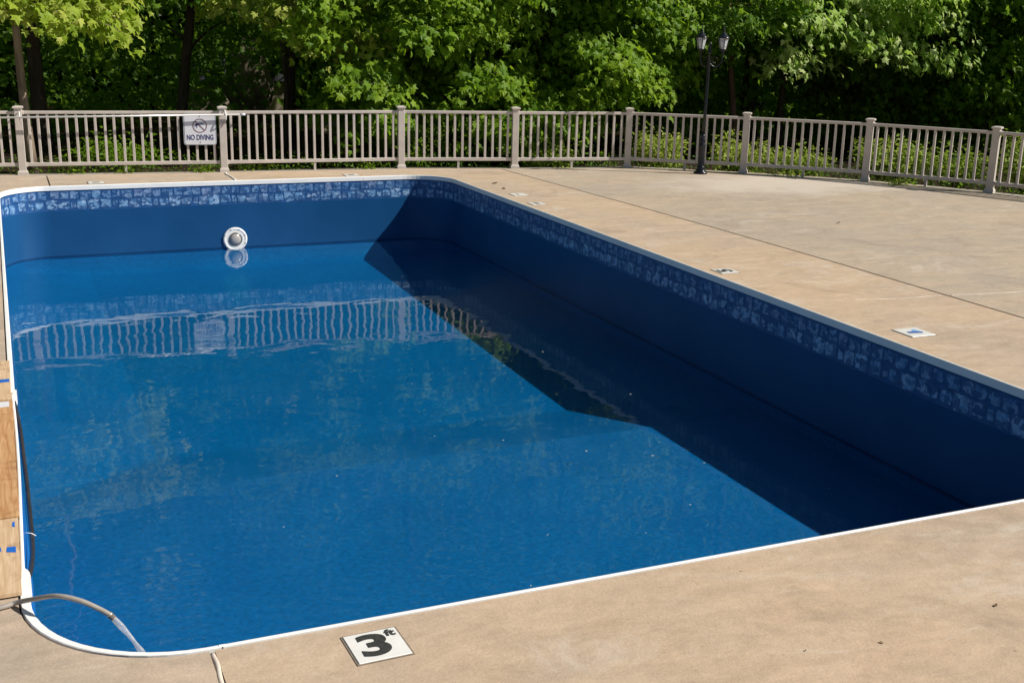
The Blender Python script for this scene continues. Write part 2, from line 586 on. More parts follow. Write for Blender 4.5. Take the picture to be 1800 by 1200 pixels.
def ring_at(off):
    """function arc length -> (x, y, outward angle) on the offset outline, starting at near end of right wall, going anticlockwise"""
    pts = ring(off, 24)
    n = 24
    pts = pts[n:] + pts[:n]      # start at end of near-right corner
    P = np.array(pts + [pts[0]])
    seg = np.linalg.norm(np.diff(P, axis=0), axis=1)
    cum = np.concatenate([[0], np.cumsum(seg)])

    def f(s):
        s = s % cum[-1]
        i = min(int(np.searchsorted(cum, s, side='right')) - 1, len(seg) - 1)
        t = (s - cum[i]) / max(seg[i], 1e-9)
        q = P[i] * (1 - t) + P[i + 1] * t
        j0, j1 = max(i - 1, 0), min(i + 2, len(P) - 1)
        d = P[j1] - P[j0] if 0 < seg[i] < 0.2 else P[i + 1] - P[i]
        return q[0], q[1], math.atan2(-d[0], d[1])
    return f, cum[-1]


# ================================================================== fence and deck curves
FP = [(-2.45, 17.86), (0.262, 17.708), (2.973, 17.413), (5.615, 17.236), (7.34, 16.852), (9.157, 16.523), (10.636, 15.457),
      (11.965, 14.188), (12.968, 12.702), (13.72, 11.02), (14.2, 9.2), (14.4, 7.3)]
FN = [21, 21, 21, 14, 14, 14, 14, 14, 14, 14, 14]


def offset_path(path, d):
    out = []
    for i, (x, y) in enumerate(path):
        a = Vector(path[max(i - 1, 0)])
        b = Vector(path[min(i + 1, len(path) - 1)])
        t = (b - a).normalized()
        nrm = Vector((t.y, -t.x))      # towards the pool
        out.append((x + nrm.x * d, y + nrm.y * d))
    return out


fine_f = [(p.x, p.y) for p in spline([(x, y, 0) for x, y in FP], 6)]
deck_edge = offset_path(fine_f, 0.22)
kerb_in = offset_path(fine_f, 0.195)
kerb_out = offset_path(fine_f, -0.12)


def edge_y(path, x):
    for (ax, ay), (bx, by) in zip(path[:-1], path[1:]):
        if ax <= x <= bx:
            return ay + (by - ay) * (x - ax) / (bx - ax)
    return path[-1][1]


# ------------------------------------------------------------------ ground (one sheet with an opening for the pool)
def build_ground():
    inner = ring(0.5, 8)
    n = len(inner)
    bm = bmesh.new()
    levels = []
    for k, sc in enumerate((0, 1.5, 5, 14, 40, 150, 700)):
        vs = []
        for (x, y) in inner:
            cx, cy = 2.9, 10.1
            d = Vector((x - cx, y - cy)).normalized()
            z = -0.16 if k < 4 else -0.16 - 0.006 * sc
            vs.append(bm.verts.new((x + d.x * sc, y + d.y * sc, z)))
        levels.append(vs)
    for a, b in zip(levels[:-1], levels[1:]):
        for i in range(n):
            k = (i + 1) % n
            bm.faces.new((a[k], a[i], b[i], b[k]))
    bmesh.ops.recalc_face_normals(bm, faces=bm.faces)
    me = bm_mesh("ground", bm)
    o = obj("ground", me, M['soil'])
    tag(o, kind="structure")


build_ground()

# ------------------------------------------------------------------ deck slabs
deck = thing("pool_deck", None, None, (2.9, 2.0, 0.0))
tag(deck, kind="structure")
G = 0.010        # joint half width
GL = 0.020       # half width of the long joint
inn = ring(0.007, 14)


def ring_part(x_lo=None, x_hi=None, side=None):
    return [p for p in inn]


def arc_pts(cx, cy, a0, a1, r=PR + 0.007, n=14):
    return [(cx + r * math.cos(R(a0 + (a1 - a0) * i / n)), cy + r * math.sin(R(a0 + (a1 - a0) * i / n))) for i in range(n + 1)]


ix0, ix1, iy0, iy1 = PX0 - 0.007, PX1 + 0.007, PY0 - 0.007, PY1 + 0.007
cxl, cxr, cyn, cyf = PX0 + PR, PX1 - PR, PY0 + PR, PY1 - PR
JX = 0.55
J2 = 2.935
LONG = [(7.60, -9.0), (7.52, 3.0), (7.47, 6.73), (7.44, 8.95), (7.36, 11.27), (7.27, 13.09), (7.19, 14.38), (7.10, 15.8)]
LONG.append((7.05, edge_y(deck_edge, 7.05)))
# slab A: left of the near joint, the whole left side and the far left corner
outA = ([(-9, -9), (JX - G, -9), (JX - G, iy0)] + arc_pts(cxl, cyn, 270, 180)[1 if JX - G <= cxl else 0:]
        + arc_pts(cxl, cyf, 180, 90) + [(JX - G, iy1), (JX - G, edge_y(deck_edge, JX))]
        + [p for p in deck_edge[::-1] if p[0] < JX - 0.05] + [(-9, deck_edge[0][1])])
# slab B: far side between the two short joints
outB = ([(JX + G, iy1), (J2 - G, iy1), (J2 - G, edge_y(deck_edge, J2))]
        + [p for p in deck_edge[::-1] if JX + 0.05 < p[0] < J2 - 0.05] + [(JX + G, edge_y(deck_edge, JX))])
# slab C: near side, right side and far right corner up to the long joint
lj = [(x - GL, y) for x, y in LONG]
outC = ([(JX + G, -9)] + lj + [p for p in deck_edge[::-1] if J2 + 0.05 < p[0] < 7.0] + [(J2 + G, edge_y(deck_edge, J2)), (J2 + G, iy1)]
        + arc_pts(cxr, cyf, 90, 0) + arc_pts(cxr, cyn, 0, -90) + [(JX + G, iy0)])
# slab D: beyond the long joint
lj2 = [(x + GL, y) for x, y in LONG]
outD = (lj2[::-1] + [(14.6, -9)] + [p for p in deck_edge[::-1] if p[0] > 7.1])
for nm, ol, mt, z in (("concrete_slab", outA, 'deck', 0.0), ("concrete_slab", outB, 'deck', -0.002), ("concrete_slab", outC, 'deck_warm', 0.001),
                      ("concrete_slab", outD, 'deck_out', -0.003)):
    obj(nm, poly_slab(nm, ol, -0.12, z), M[mt], deck)

fl_ = [(x - GL + 0.002, y) for x, y in LONG] + [(x + GL - 0.002, y) for x, y in LONG[::-1]]
obj("joint_filler", poly_slab("joint_filler", fl_[::-1], -0.10, -0.010), M['filler'], deck)
# raised caulk bead in the near joint, ragged pale caulk by the far post
bead = spline([(0.549, 3.885, 0.0), (0.553, 3.80, 0.001), (0.546, 3.70, 0.001), (0.545, 3.55, 0.0), (0.552, 3.3, 0.0), (0.55, 2.6, 0.0)], 6)
bead = [Vector((v.x, v.y, v.z - 0.007)) for v in bead]
obj("joint_caulk", tube_me("joint_caulk", bead, 0.0105, 8), M['caulk'], deck)
bead = spline([(2.935, 16.34, 0.0), (2.94, 16.7, 0.001), (2.925, 17.0, 0.001), (2.95, 17.15, 0.0)], 5)
obj("joint_caulk", tube_me("joint_caulk", bead, 0.013, 6), M['coping'], deck)

hl = spline([(6.55, 7.74, 0), (6.95, 7.66, 0), (7.40, 7.64, 0)], 5)
for path in (hl, spline([(7.50, 7.62, 0), (8.0, 7.55, 0), (8.7, 7.50, 0), (9.6, 7.38, 0)], 5)):
    o2 = [(q.x, q.y - 0.008 + random.uniform(-0.003, 0.003)) for q in path] + [(q.x, q.y + 0.008 + random.uniform(-0.004, 0.004)) for q in path[::-1]]
    obj("hairline_seam", poly_slab("hairline_seam", o2, -0.01, 0.0022), M['caulk'], deck)

# edging strip under the fence
outK = kerb_in + kerb_out[::-1]
ks = obj("edging_strip", poly_slab("edging_strip", outK[::-1], -0.12, -0.012), M['kerb'])
tag(ks, kind="structure")

# ------------------------------------------------------------------ pool wall
WO = -0.011


def build_wall():
    pts = ring(WO, 20)
    n = len(pts)
    zs = [-0.012, -0.065, -0.32, -0.6, -0.912, -0.942, -1.6]
    V, F = [], []
    for z in zs:
        for x, y in pts:
            V.append((x, y, z))
    for j in range(len(zs) - 1):
        for i in range(n):
            k = (i + 1) % n
            F.append((j * n + k, j * n + i, (j + 1) * n + i, (j + 1) * n + k))
    me = mesh_py("pool_wall", V, F, True)
    me.materials.append(M['liner'])
    me.materials.append(M['mos_bed'])
    me.materials.append(M['liner_floor'])
    me.materials.append(M['dark_band'])
    for p in me.polygons:
        if p.index // n in (1,):
            p.material_index = 1
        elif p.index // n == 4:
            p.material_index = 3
        elif p.index // n == 5:
            p.material_index = 2
    o = obj("pool_wall", me)
    tag(o, kind="structure")
    return o


wall = build_wall()


def mosaic_shape(w, h, seed):
    """irregular flat stone, about 20 triangles"""
    rd = random.Random(seed)
    q = 0.15 * min(w, h)
    base = [(-w / 2 + q, -h / 2), (w / 2 - q, -h / 2), (w / 2, -h / 2 + q), (w / 2, h / 2 - q), (w / 2 - q, h / 2), (-w / 2 + q, h / 2),
            (-w / 2, h / 2 - q), (-w / 2, -h / 2 + q)]
    j = 0.10 * min(w, h)
    base = [(x + rd.uniform(-j, j), y + rd.uniform(-j, j)) for x, y in base]
    V = [(x, 0.0, z) for x, z in base] + [(x * 0.94, -0.0022, z * 0.94) for x, z in base]
    F = [tuple(range(8, 16))] + [(i, (i + 1) % 8, 8 + (i + 1) % 8, 8 + i) for i in range(8)]
    return V, F


# one repeat of the print is 0.52 m: (offset, width, height, z centre)
ROW_LO = [(0.075, 0.144, 0.122, -0.247), (0.232, 0.154, 0.130, -0.243), (0.378, 0.126, 0.116, -0.250), (0.478, 0.066, 0.094, -0.246)]
ROW_HI = [(0.06, 0.118, 0.104, -0.124), (0.185, 0.120, 0.112, -0.121), (0.325, 0.146, 0.106, -0.126), (0.460, 0.110, 0.102, -0.123)]


def build_mosaic():
    f, total = ring_at(WO)
    meshes = {}
    for row, key in ((ROW_LO, 'mos_lo'), (ROW_HI, 'mos_hi')):
        for i, (_, w, h, _) in enumerate(row):
            for v in range(2):
                V, F = mosaic_shape(w, h, hash((key == 'mos_lo', i, v)) % 9999)
                me = mesh_py("mosaic_stone", V, F)
                me.materials.append(M[key])
                meshes[(key, i, v)] = (me, V, F)
    s_end = 18.15            # right wall, far right corner, far wall, into the far left corner
    s = 0.02
    cnt = 0
    rv, rf = [], []
    while s < total - 0.5:
        for row, key in ((ROW_LO, 'mos_lo'), (ROW_HI, 'mos_hi')):
            for i, (o_, w, h, zc) in enumerate(row):
                x, y, a = f(s + o_)
                me, V, F = meshes[(key, i, (cnt // 3) % 2)]
                rot = a - math.pi / 2 + math.pi
                # local -Y must face into the pool: outward angle a -> local +Y along outward
                rz = a - math.pi / 2
                if s < s_end and cnt < 296:
                    obj("mosaic_stone", me, None, wall, (x, y, zc), (0, 0, rz))
                    cnt += 1
                else:
                    c_, s_ = math.cos(rz), math.sin(rz)
                    b = len(rv)
                    rv += [(x + c_ * vx - s_ * vy, y + s_ * vx + c_ * vy, zc + vz) for vx, vy, vz in V]
                    rf += [tuple(b + q for q in fc) for fc in F]
        s += 0.52
    me = mesh_py("mosaic_stones", rv, rf)
    o = obj("mosaic_stones", me, M['mos_lo'], wall)
    tag(o, kind="stuff")


build_mosaic()


# loose bright liner of the step opening on the left side
def build_flap():
    V, F = [], []
    ny, nz = 20, 8
    for i in range(ny + 1):
        ty = i / ny
        y = 4.72 + 2.44 * ty
        for j in range(nz + 1):
            tz = j / nz
            b = math.sin(math.pi * ty) ** 0.6
            V.append((-0.060 + 0.024 * b * math.sin(math.pi * 0.55 * tz), y, -0.004 - 0.92 * tz))
    for i in range(ny):
        for j in range(nz):
            a = i * (nz + 1) + j
            F.append((a, a + 1, a + nz + 2, a + nz + 1))
    obj("step_liner", mesh_py("step_liner", V, F, True), M['liner_bright'], wall)


build_flap()


# ------------------------------------------------------------------ pool floor with hopper
def build_floor():
    e = 0.05
    x0, x1, y0, y1 = PX0 - e, PX1 + e, PY0 - e, PY1 + e
    hx0, hx1, hy0, hy1 = 0.95, 5.05, 9.22, 16.4
    zb0, zb1 = -1.24, -1.165
    zs = -1.04

    def z(x, y):
        ys = 8.05
        if y <= ys:
            return zs
        ty = min(1.0, (y - ys) / (hy0 - ys))
        txl = min(1.0, max(0.0, (x - PX0) / (hx0 - PX0)))
        txr = min(1.0, max(0.0, (PX1 - x) / (PX1 - hx1)))
        zb = zb0 + (zb1 - zb0) * min(1.0, max(0.0, (y - hy0) / (hy1 - hy0)))
        t = min(ty, txl, txr)
        zz = zs + (zb - zs) * t
        cove = max(0.0, (y - 16.08) / 0.19)
        return zz + (-0.96 - zz) * min(1.0, cove) ** 2
    xs = sorted(set([x0, PX0, PX1, x1, hx0, hx1] + list(np.linspace(PX0, hx0, 9)) + list(np.linspace(hx0, hx1, 12)) + list(np.linspace(hx1, PX1, 7))))
    ys = sorted(set([y0, y1] + list(np.linspace(4.0, 8.05, 10)) + list(np.linspace(8.05, hy0, 13)) + list(np.linspace(hy0, 16.0, 16)) + [16.08, 16.13, 16.18, 16.23, 16.27]))
    V = [(x, y, z(x, y)) for y in ys for x in xs]
    n = len(xs)
    F = [(j * n + i, j * n + i + 1, (j + 1) * n + i + 1, (j + 1) * n + i) for j in range(len(ys) - 1) for i in range(n - 1)]
    o = obj("pool_floor", mesh_py("pool_floor", V, F), M['liner_floor'])
    tag(o, kind="structure")


build_floor()

# ------------------------------------------------------------------ water body
WZ = -0.93


def build_water():
    pts = ring(WO + 0.012, 20)
    n = len(pts)
    V = [(x, y, WZ) for x, y in pts] + [(x, y, -1.55) for x, y in pts]
    F = [tuple(range(n)), tuple(range(n, 2 * n))[::-1]]
    for i in range(n):
        k = (i + 1) % n
        F.append((k, i, n + i, n + k))
    o = obj("water", mesh_py("water", V, F), m_water())
    tag(o, kind="structure")


build_water()

# ------------------------------------------------------------------ coping
cop = thing("pool_coping", "white coping rim running round the edge of the pool", "coping", (2.9, PY0, 0.0))
PROF = [(0.0, -0.03), (0.0, 0.004), (-0.003, 0.0070), (-0.013, 0.0070), (-0.018, 0.003), (-0.0195, -0.005), (-0.0195, -0.052), (-0.012, -0.056)]


def build_coping():
    rings = [ring(o, 14) for o, _ in PROF]
    # the moulded near left corner piece has a wider lip that narrows into the near run
    for q_, (o_, _) in enumerate(PROF):
        if o_ < -0.005:
            wide = ring(o_ - 0.018, 14)
            for c_ in range(15):
                w_ = math.cos(R(90) * c_ / 14)
                i_ = 45 + c_
                rings[q_][i_] = (rings[q_][i_][0] * (1 - w_) + wide[i_][0] * w_, rings[q_][i_][1] * (1 - w_) + wide[i_][1] * w_)
    zs = [z for _, z in PROF]
    n = len(rings[0])
    k = 15
    # long straight runs get real seams: walk the outline as a list of stations (index, next index, fraction)
    stations = []
    for i in range(n):
        stations.append((i, 0.0))
    # breaks given as (edge start index, fraction)
    e_near, e_right, e_far, e_left = n - 1, k - 1, 2 * k - 1, 3 * k - 1

    def at(i, t):
        j = (i + 1) % n
        return [Vector((r[i][0] * (1 - t) + r[j][0] * t, r[i][1] * (1 - t) + r[j][1] * t, z)) for r, z in zip(rings, zs)]

    def yfrac(edge, y):
        a = rings[0][edge][1]
        b = rings[0][(edge + 1) % n][1]
        return (y - a) / (b - a)

    def xfrac(edge, x):
        a = rings[0][edge][0]
        b = rings[0][(edge + 1) % n][0]
        return (x - a) / (b - a)
    cuts = [(e_near, xfrac(e_near, 0.75) if False else 0.012), (e_near, 0.83), (e_right, 0.33), (e_right, 0.66), (e_far, 0.12), (e_far, 0.62),
            (e_left, yfrac(e_left, 7.30)), (e_left, yfrac(e_left, 4.70))]
    cuts.sort()
    secs = []
    for a, b in zip(cuts, cuts[1:] + [cuts[0]]):
        secs.append((a, b))
    for (ia, ta), (ib, tb) in secs:
        if (ia, ib) == (e_left, e_left) and ta < tb:
            continue                                  # step opening: no coping
        gap = 0.0006
        prof = [at(ia, min(ta + gap, 1))]
        if not (ia == ib and tb > ta):
            i = (ia + 1) % n
            while True:
                prof.append(at(i, 0.0))
                if i == ib:
                    break
                i = (i + 1) % n
        prof.append(at(ib, max(tb - gap, 0)))
        m = len(PROF)
        V = [v for p in prof for v in p]
        F = []
        for s in range(len(prof) - 1):
            for q in range(m - 1):
                F.append((s * m + q, s * m + q + 1, (s + 1) * m + q + 1, (s + 1) * m + q))
        F.append(tuple(range(m)))
        F.append(tuple((len(prof) - 1) * m + q for q in range(m))[::-1])
        me = mesh_py("coping_section", V, F)
        obj("coping_section", me, M['coping'], cop)
    # seam clips over the joints
    for (i, t) in cuts[:]:
        if i == e_left:
            continue
        p = at(i, t)
        d = (at(i, min(t + 0.002, 1))[0] - at(i, max(t - 0.002, 0))[0]).normalized()
        hw = 0.012
        V = []
        for s in (-1, 1):
            for q in range(1, len(PROF) - 1):
                inward = (p[3] - p[2]).normalized()
                off = Vector((0, 0, 0.0012)) if q < 4 else inward * 0.0012
                V.append(p[q] + d * (hw * s) + off)
        m = len(PROF) - 2
        F = [(q, q + 1, m + q + 1, m + q) for q in range(m - 1)]
        obj("seam_clip", mesh_py("seam_clip", V, F), M['coping'], cop)
    # thin trim along the step opening
    tr = spline([(-0.063, 4.72, 0.010), (-0.058, 5.3, 0.012), (-0.052, 6.0, 0.012), (-0.053, 6.7, 0.012), (-0.060, 7.28, 0.010)], 8)
    obj("step_trim", tube_me("step_trim", tr, 0.0085, 8), M['coping'], cop)
    for y, s in ((4.735, 1), (7.25, -1)):
        V = []
        for k2 in range(9):
            a = math.pi * k2 / 8
            V.append((-0.066 + 0.032 * math.cos(a), y + s * 0.085 * math.sin(a), 0.0105))
        V = V + [(-0.034, y - s * 0.10, 0.0105), (-0.098, y - s * 0.10, 0.0105)][::1]
        top = [(x, yy, z) for x, yy, z in V]
        order = list(range(9)) + [10, 9]
        nV = [top[q] for q in order]
        bot = [(x, yy, -0.045) for x, yy, z in nV]
        nn = len(nV)
        F = [tuple(range(nn))] + [(q, (q + 1) % nn, nn + (q + 1) % nn, nn + q) for q in range(nn)]
        obj("coping_end_cap", mesh_py("coping_end_cap", nV + bot, F), M['coping'], cop)


build_coping()

# ================================================================== fence
fence = thing("picket_fence", "greige vinyl picket fence curving round the far side of the pool deck", "fence", (5.6, 17.2, -0.012))
post_me = box_me("post", 0.098, 0.098, 0.905, -0.012, 0.004)
cap_me = lathe_me("post_cap", [(0.080, 0.889), (0.095, 0.896), (0.095, 0.914), (0.078, 0.920), (0.040, 0.926), (0.012, 0.928)], 4, False)
trim_me = lathe_me("post_base_trim", [(0.094, -0.012), (0.094, 0.02), (0.078, 0.045), (0.0705, 0.047)], 4, False)
bal_me = box_me("baluster", 0.034, 0.034, 0.69, 0.14, 0.003)
foot_me = box_me("support_foot", 0.034, 0.034, 0.12, -0.012, 0.0)


brk_top = box_me("rail_bracket", 0.024, 0.068, 0.052, 0.810, 0.003)
brk_bot = box_me("rail_bracket", 0.024, 0.062, 0.060, 0.095, 0.003)


def build_fence():
    for i, (x, y) in enumerate(FP):
        a = Vector(FP[max(i - 1, 0)])
        b = Vector(FP[min(i + 1, len(FP) - 1)])
        t = (b - a)
        rz = math.atan2(t.y, t.x)
        p = obj("post", post_me, M['fence'], fence, (x, y, 0), (0, 0, rz))
        obj("post_cap", cap_me, M['fence'], p, (x, y, 0), (0, 0, rz + math.pi / 4))
        obj("post_base_trim", trim_me, M['fence'], p, (x, y, 0), (0, 0, rz + math.pi / 4))
    for i in range(len(FP) - 1):
        a, b = Vector(FP[i]), Vector(FP[i + 1])
        t = (b - a)
        L = t.length
        rz = math.atan2(t.y, t.x)
        u = t.normalized()
        mid = (a + b) / 2
        obj("top_rail", box_me("top_rail", L - 0.094, 0.058, 0.042, 0.815, 0.006), M['fence'], fence, (mid.x, mid.y, 0), (0, 0, rz))
        obj("bottom_rail", box_me("bottom_rail", L - 0.094, 0.052, 0.050, 0.100, 0.005), M['fence'], fence, (mid.x, mid.y, 0), (0, 0, rz))
        obj("support_foot", foot_me, M['fence'], fence, (mid.x, mid.y, 0), (0, 0, rz))
        for e_ in (-1, 1):
            q = mid + u * (e_ * (L / 2 - 0.060))
            obj("rail_bracket", brk_top, M['fence'], fence, (q.x, q.y, 0), (0, 0, rz))
            obj("rail_bracket", brk_bot, M['fence'], fence, (q.x, q.y, 0), (0, 0, rz))
        n = FN[i]
        for k in range(n):
            q = a + u * (L * (k + 1) / (n + 1))
            o = obj("baluster", bal_me, M['fence'], fence, (q.x, q.y, random.uniform(-0.002, 0.002)),
                    (0, random.uniform(-0.006, 0.006), rz + random.uniform(-0.05, 0.05)))


build_fence()
# small hook on the post beside the sign
hp = Vector((2.973, 17.413)) + Vector((-0.03, -0.06))
hook = tube_me("pole_hook", spline([(3.00, 17.355, 0.87), (3.005, 17.31, 0.84), (3.005, 17.285, 0.78), (3.005, 17.30, 0.74), (3.0, 17.35, 0.73)], 5), 0.009, 6)
obj("pole_hook", hook, M['coping'], fence)
obj("pole_hook", tube_me("pole_hook", spline([(0.27, 17.65, 0.85), (0.275, 17.60, 0.82), (0.275, 17.575, 0.76), (0.272, 17.63, 0.73)], 5), 0.009, 6), M['coping'], fence)
obj("strap_line", tube_me("strap_line", [(2.992, 17.352, 0.70), (2.965, 17.352, 0.655), (2.94, 17.352, 0.63)], 0.004, 5), M['black'], fence)

# pole lying in the hooks
pole = thing("pool_pole", "long pale aluminium pool pole hung along the fence beside the sign", "pole", (0.5, 17.57, 0.78))
pa, pb = Vector((-2.1, 17.775, 0.755)), Vector((3.27, 17.292, 0.813))
obj("tube", tube_me("tube", [pa, pa.lerp(pb, 0.5), pb], 0.0135, 10), M['alu'], pole)
pd = (pb - pa).normalized()
obj("end_grip", tube_me("end_grip", [pb - pd * 0.06, pb + pd * 0.012], 0.0165, 10), M['sign'], pole)

# ------------------------------------------------------------------ no diving sign
s_t = (Vector((2.973, 17.413)) - Vector((0.262, 17.708))).normalized()
s_rz = math.atan2(s_t.y, s_t.x)
s_n = Vector((s_t.y, -s_t.x))
sc_ = Vector((0.262, 17.708)) + s_t * 2.405 + s_n * 0.034
sign = thing("no_diving_sign", "white no diving sign fixed to the fence balusters behind the pole", "sign", (sc_.x, sc_.y, 0.378))
SW, SH, SZ = 0.455, 0.44, 0.378


def sg(u, w, d):
    """sign coordinates: u right of centre, w height above bottom edge, d proud of the panel"""
    return (sc_.x + s_t.x * u + s_n.x * d, sc_.y + s_t.y * u + s_n.y * d, SZ + w)


def rrect(w, h, r, n=5):
    out = []
    for cx, cy, a0 in ((w / 2 - r, r, -90), (w / 2 - r, h - r, 0), (-w / 2 + r, h - r, 90), (-w / 2 + r, r, 180)):
        for i in range(n + 1):
            a = R(a0 + 90 * i / n)
            out.append((cx + r * math.cos(a), cy + r * math.sin(a)))
    return out


def sign_plate(name, outline, d0, d1, mat, parent):
    n = len(outline)
    V = [sg(u, w, d0) for u, w in outline] + [sg(u, w, d1) for u, w in outline]
    F = [tuple(range(n))[::-1], tuple(range(n, 2 * n))] + [(i, (i + 1) % n, n + (i + 1) % n, n + i) for i in range(n)]
    return obj(name, mesh_py(name, V, F), mat, parent)


panel = sign_plate("panel", rrect(SW, SH, 0.035), 0.0, 0.010, M['sign_rim'], sign)
sign_plate("face", [(u, w + 0.008) for u, w in rrect(SW - 0.036, SH - 0.016, 0.028)], 0.0105, 0.0125, M['sign'], sign)


def sign_ring(cx, cy, r0, r1, d0, d1, n=36):
    V, F = [], []
    for i in range(n):
        a = 2 * math.pi * i / n
        for r in (r0, r1):
            V.append(sg(cx + r * math.cos(a), cy + r * math.sin(a), d1))
    for i in range(n):
        k = (i + 1) % n
        F.append((2 * i, 2 * i + 1, 2 * k + 1, 2 * k))
    return mesh_py("prohibition_circle", V, F)


CY_ = 0.272
obj("prohibition_circle", sign_ring(0, CY_, 0.088, 0.100, 0, 0.0140), M['maroon'], sign)
sl = 0.089 * math.sqrt(0.5)
sign_plate("prohibition_slash", [(-sl - 0.004, CY_ + sl - 0.004), (sl - 0.004, CY_ - sl - 0.004), (sl + 0.004, CY_ - sl + 0.004), (-sl + 0.004, CY_ + sl + 0.004)],
           0.0145, 0.0150, M['maroon'], sign)
# diving figure: arms, head, body and legs as one flat print
sign_plate("diver_figure", [(-0.072, CY_ - 0.016), (-0.060, CY_ + 0.020), (-0.050, CY_ + 0.032), (-0.02, CY_ + 0.034), (0.02, CY_ + 0.038), (0.066, CY_ + 0.046), (0.068, CY_ + 0.034),
                            (0.02, CY_ + 0.022), (-0.008, CY_ + 0.016), (-0.02, CY_ + 0.006), (-0.03, CY_ + 0.004), (-0.038, CY_ - 0.034), (-0.046, CY_ - 0.034), (-0.044, CY_ + 0.0),
                            (-0.056, CY_ - 0.004), (-0.062, CY_ - 0.018)], 0.0130, 0.0137, M['navy'], sign)
tm = text_me("NO DIVING", 0.098, 0.003)
xs_ = [v.co.x for v in tm.vertices]
fx = 0.372 / (max(xs_) - min(xs_))
for v in tm.vertices:
    u, w, d = v.co.x * fx, v.co.y * 1.05, v.co.z
    v.co = sg(u, w + 0.104, 0.0135 + d)
obj("lettering", tm, M['navy'], sign)
obj("screw", lathe_me("screw", [(0.008, 0), (0.008, 0.003), (0.004, 0.005)], 8), M['black'], sign, sg(0, 0.038, 0.0128), (R(90), 0, s_rz))
obj("screw", lathe_me("screw", [(0.008, 0), (0.008, 0.003), (0.004, 0.005)], 8), M['black'], sign, sg(0, 0.41, 0.0128), (R(90), 0, s_rz))

# ================================================================== twin lantern post
LX, LY = 9.877, 15.49
lamp = thing("lamp_post", "black cast metal lamp post with two glass lanterns in front of the fence", "lamp post", (LX, LY, 0.0))
obj("base", lathe_me("base", [(0.105, 0.0), (0.105, 0.02), (0.085, 0.035), (0.072, 0.05), (0.066, 0.09), (0.066, 0.10), (0.058, 0.11), (0.052, 0.13), (0.048, 0.40), (0.055, 0.42),
                               (0.055, 0.44), (0.040, 0.455), (0.046, 0.49), (0.046, 0.52), (0.034, 0.535), (0.042, 0.56), (0.042, 0.58), (0.026, 0.60)], 16), M['black'], lamp, (LX, LY, 0))
obj("pole", lathe_me("pole", [(0.0255, 0.58), (0.0245, 1.0), (0.0235, 1.5), (0.023, 1.80), (0.030, 1.805), (0.030, 1.825), (0.023, 1.83), (0.020, 1.90), (0.027, 1.91), (0.018, 1.94), (0.006, 1.97)], 14),
    M['black'], lamp, (LX, LY, 0), (0, R(0.9), 0))
TOPX = LX + 0.028


def lantern(cx, cy, cz):
    l = obj("lantern", lathe_me("lantern", [(0.016, 0.0), (0.020, 0.02), (0.012, 0.03), (0.034, 0.045), (0.05, 0.062), (0.05, 0.074), (0.046, 0.075)], 12), M['black'], lamp, (cx, cy, cz))
    r0, r1, h0, h1 = 0.050, 0.082, 0.072, 0.235
    for i in range(6):
        a0, a1 = 2 * math.pi * i / 6 + 0.2, 2 * math.pi * (i + 1) / 6 + 0.2
        c0, s0, c1, s1 = math.cos(a0), math.sin(a0), math.cos(a1), math.sin(a1)
        obj("pane", mesh_py("pane", [(r0 * c0, r0 * s0, h0), (r0 * c1, r0 * s1, h0), (r1 * c1, r1 * s1, h1), (r1 * c0, r1 * s0, h1)], [(0, 1, 2, 3)]), M['glass'], l, (cx, cy, cz))
        obj("frame_bar", tube_me("frame_bar", [(r0 * c0, r0 * s0, h0 - 0.003), (r1 * c0, r1 * s0, h1 + 0.003)], 0.0055, 6), M['black'], l, (cx, cy, cz))
    obj("lantern_roof", lathe_me("lantern_roof", [(0.095, 0.232), (0.098, 0.240), (0.080, 0.252), (0.062, 0.275), (0.045, 0.292), (0.040, 0.30), (0.022, 0.318), (0.016, 0.325), (0.02, 0.335), (0.010, 0.35),
                                                  (0.007, 0.385), (0.003, 0.42)], 12), M['black'], l, (cx, cy, cz))
    obj("bulb", lathe_me("bulb", [(0.012, 0.07), (0.014, 0.10), (0.028, 0.13), (0.034, 0.155), (0.028, 0.18), (0.012, 0.195)], 12), M['bulb'], l, (cx, cy, cz))


AX = Vector((0.955, -0.30))       # direction of the cross arm
for s in (-1, 1):
    ex, ey = TOPX + 0.035 + AX.x * 0.168 * s, LY + AX.y * 0.168 * s
    arm = spline([(TOPX, LY, 1.66), (TOPX + (ex - TOPX) * 0.45, LY + (ey - LY) * 0.45, 1.60), (TOPX + (ex - TOPX) * 0.9, LY + (ey - LY) * 0.9, 1.66), (ex, ey, 1.76), (ex, ey, 1.80)], 6)
    obj("arm", tube_me("arm", arm, 0.011, 8), M['black'], lamp)
    scroll = [(TOPX + (ex - TOPX) * (0.42 + 0.22 * math.cos(t)), LY + (ey - LY) * (0.42 + 0.22 * math.cos(t)), 1.70 + 0.045 * math.sin(t)) for t in np.linspace(0, 5.2, 14)]
    obj("scroll", tube_me("scroll", scroll, 0.006, 6), M['black'], lamp)
    lantern(ex, ey, 1.79)

# ================================================================== underwater light on the far wall
PLX, PLY, PLZ = 2.888, PY1 + WO, -0.806
pl = thing("pool_light", "round white pool light with grey lens on the far pool wall at the waterline", "pool light", (PLX, PLY, PLZ))


def face_lathe(name, prof, n=32):
    me = lathe_me(name, prof, n)
    me.transform(Matrix.Rotation(R(90), 4, 'X'))     # axis towards -Y
    return me


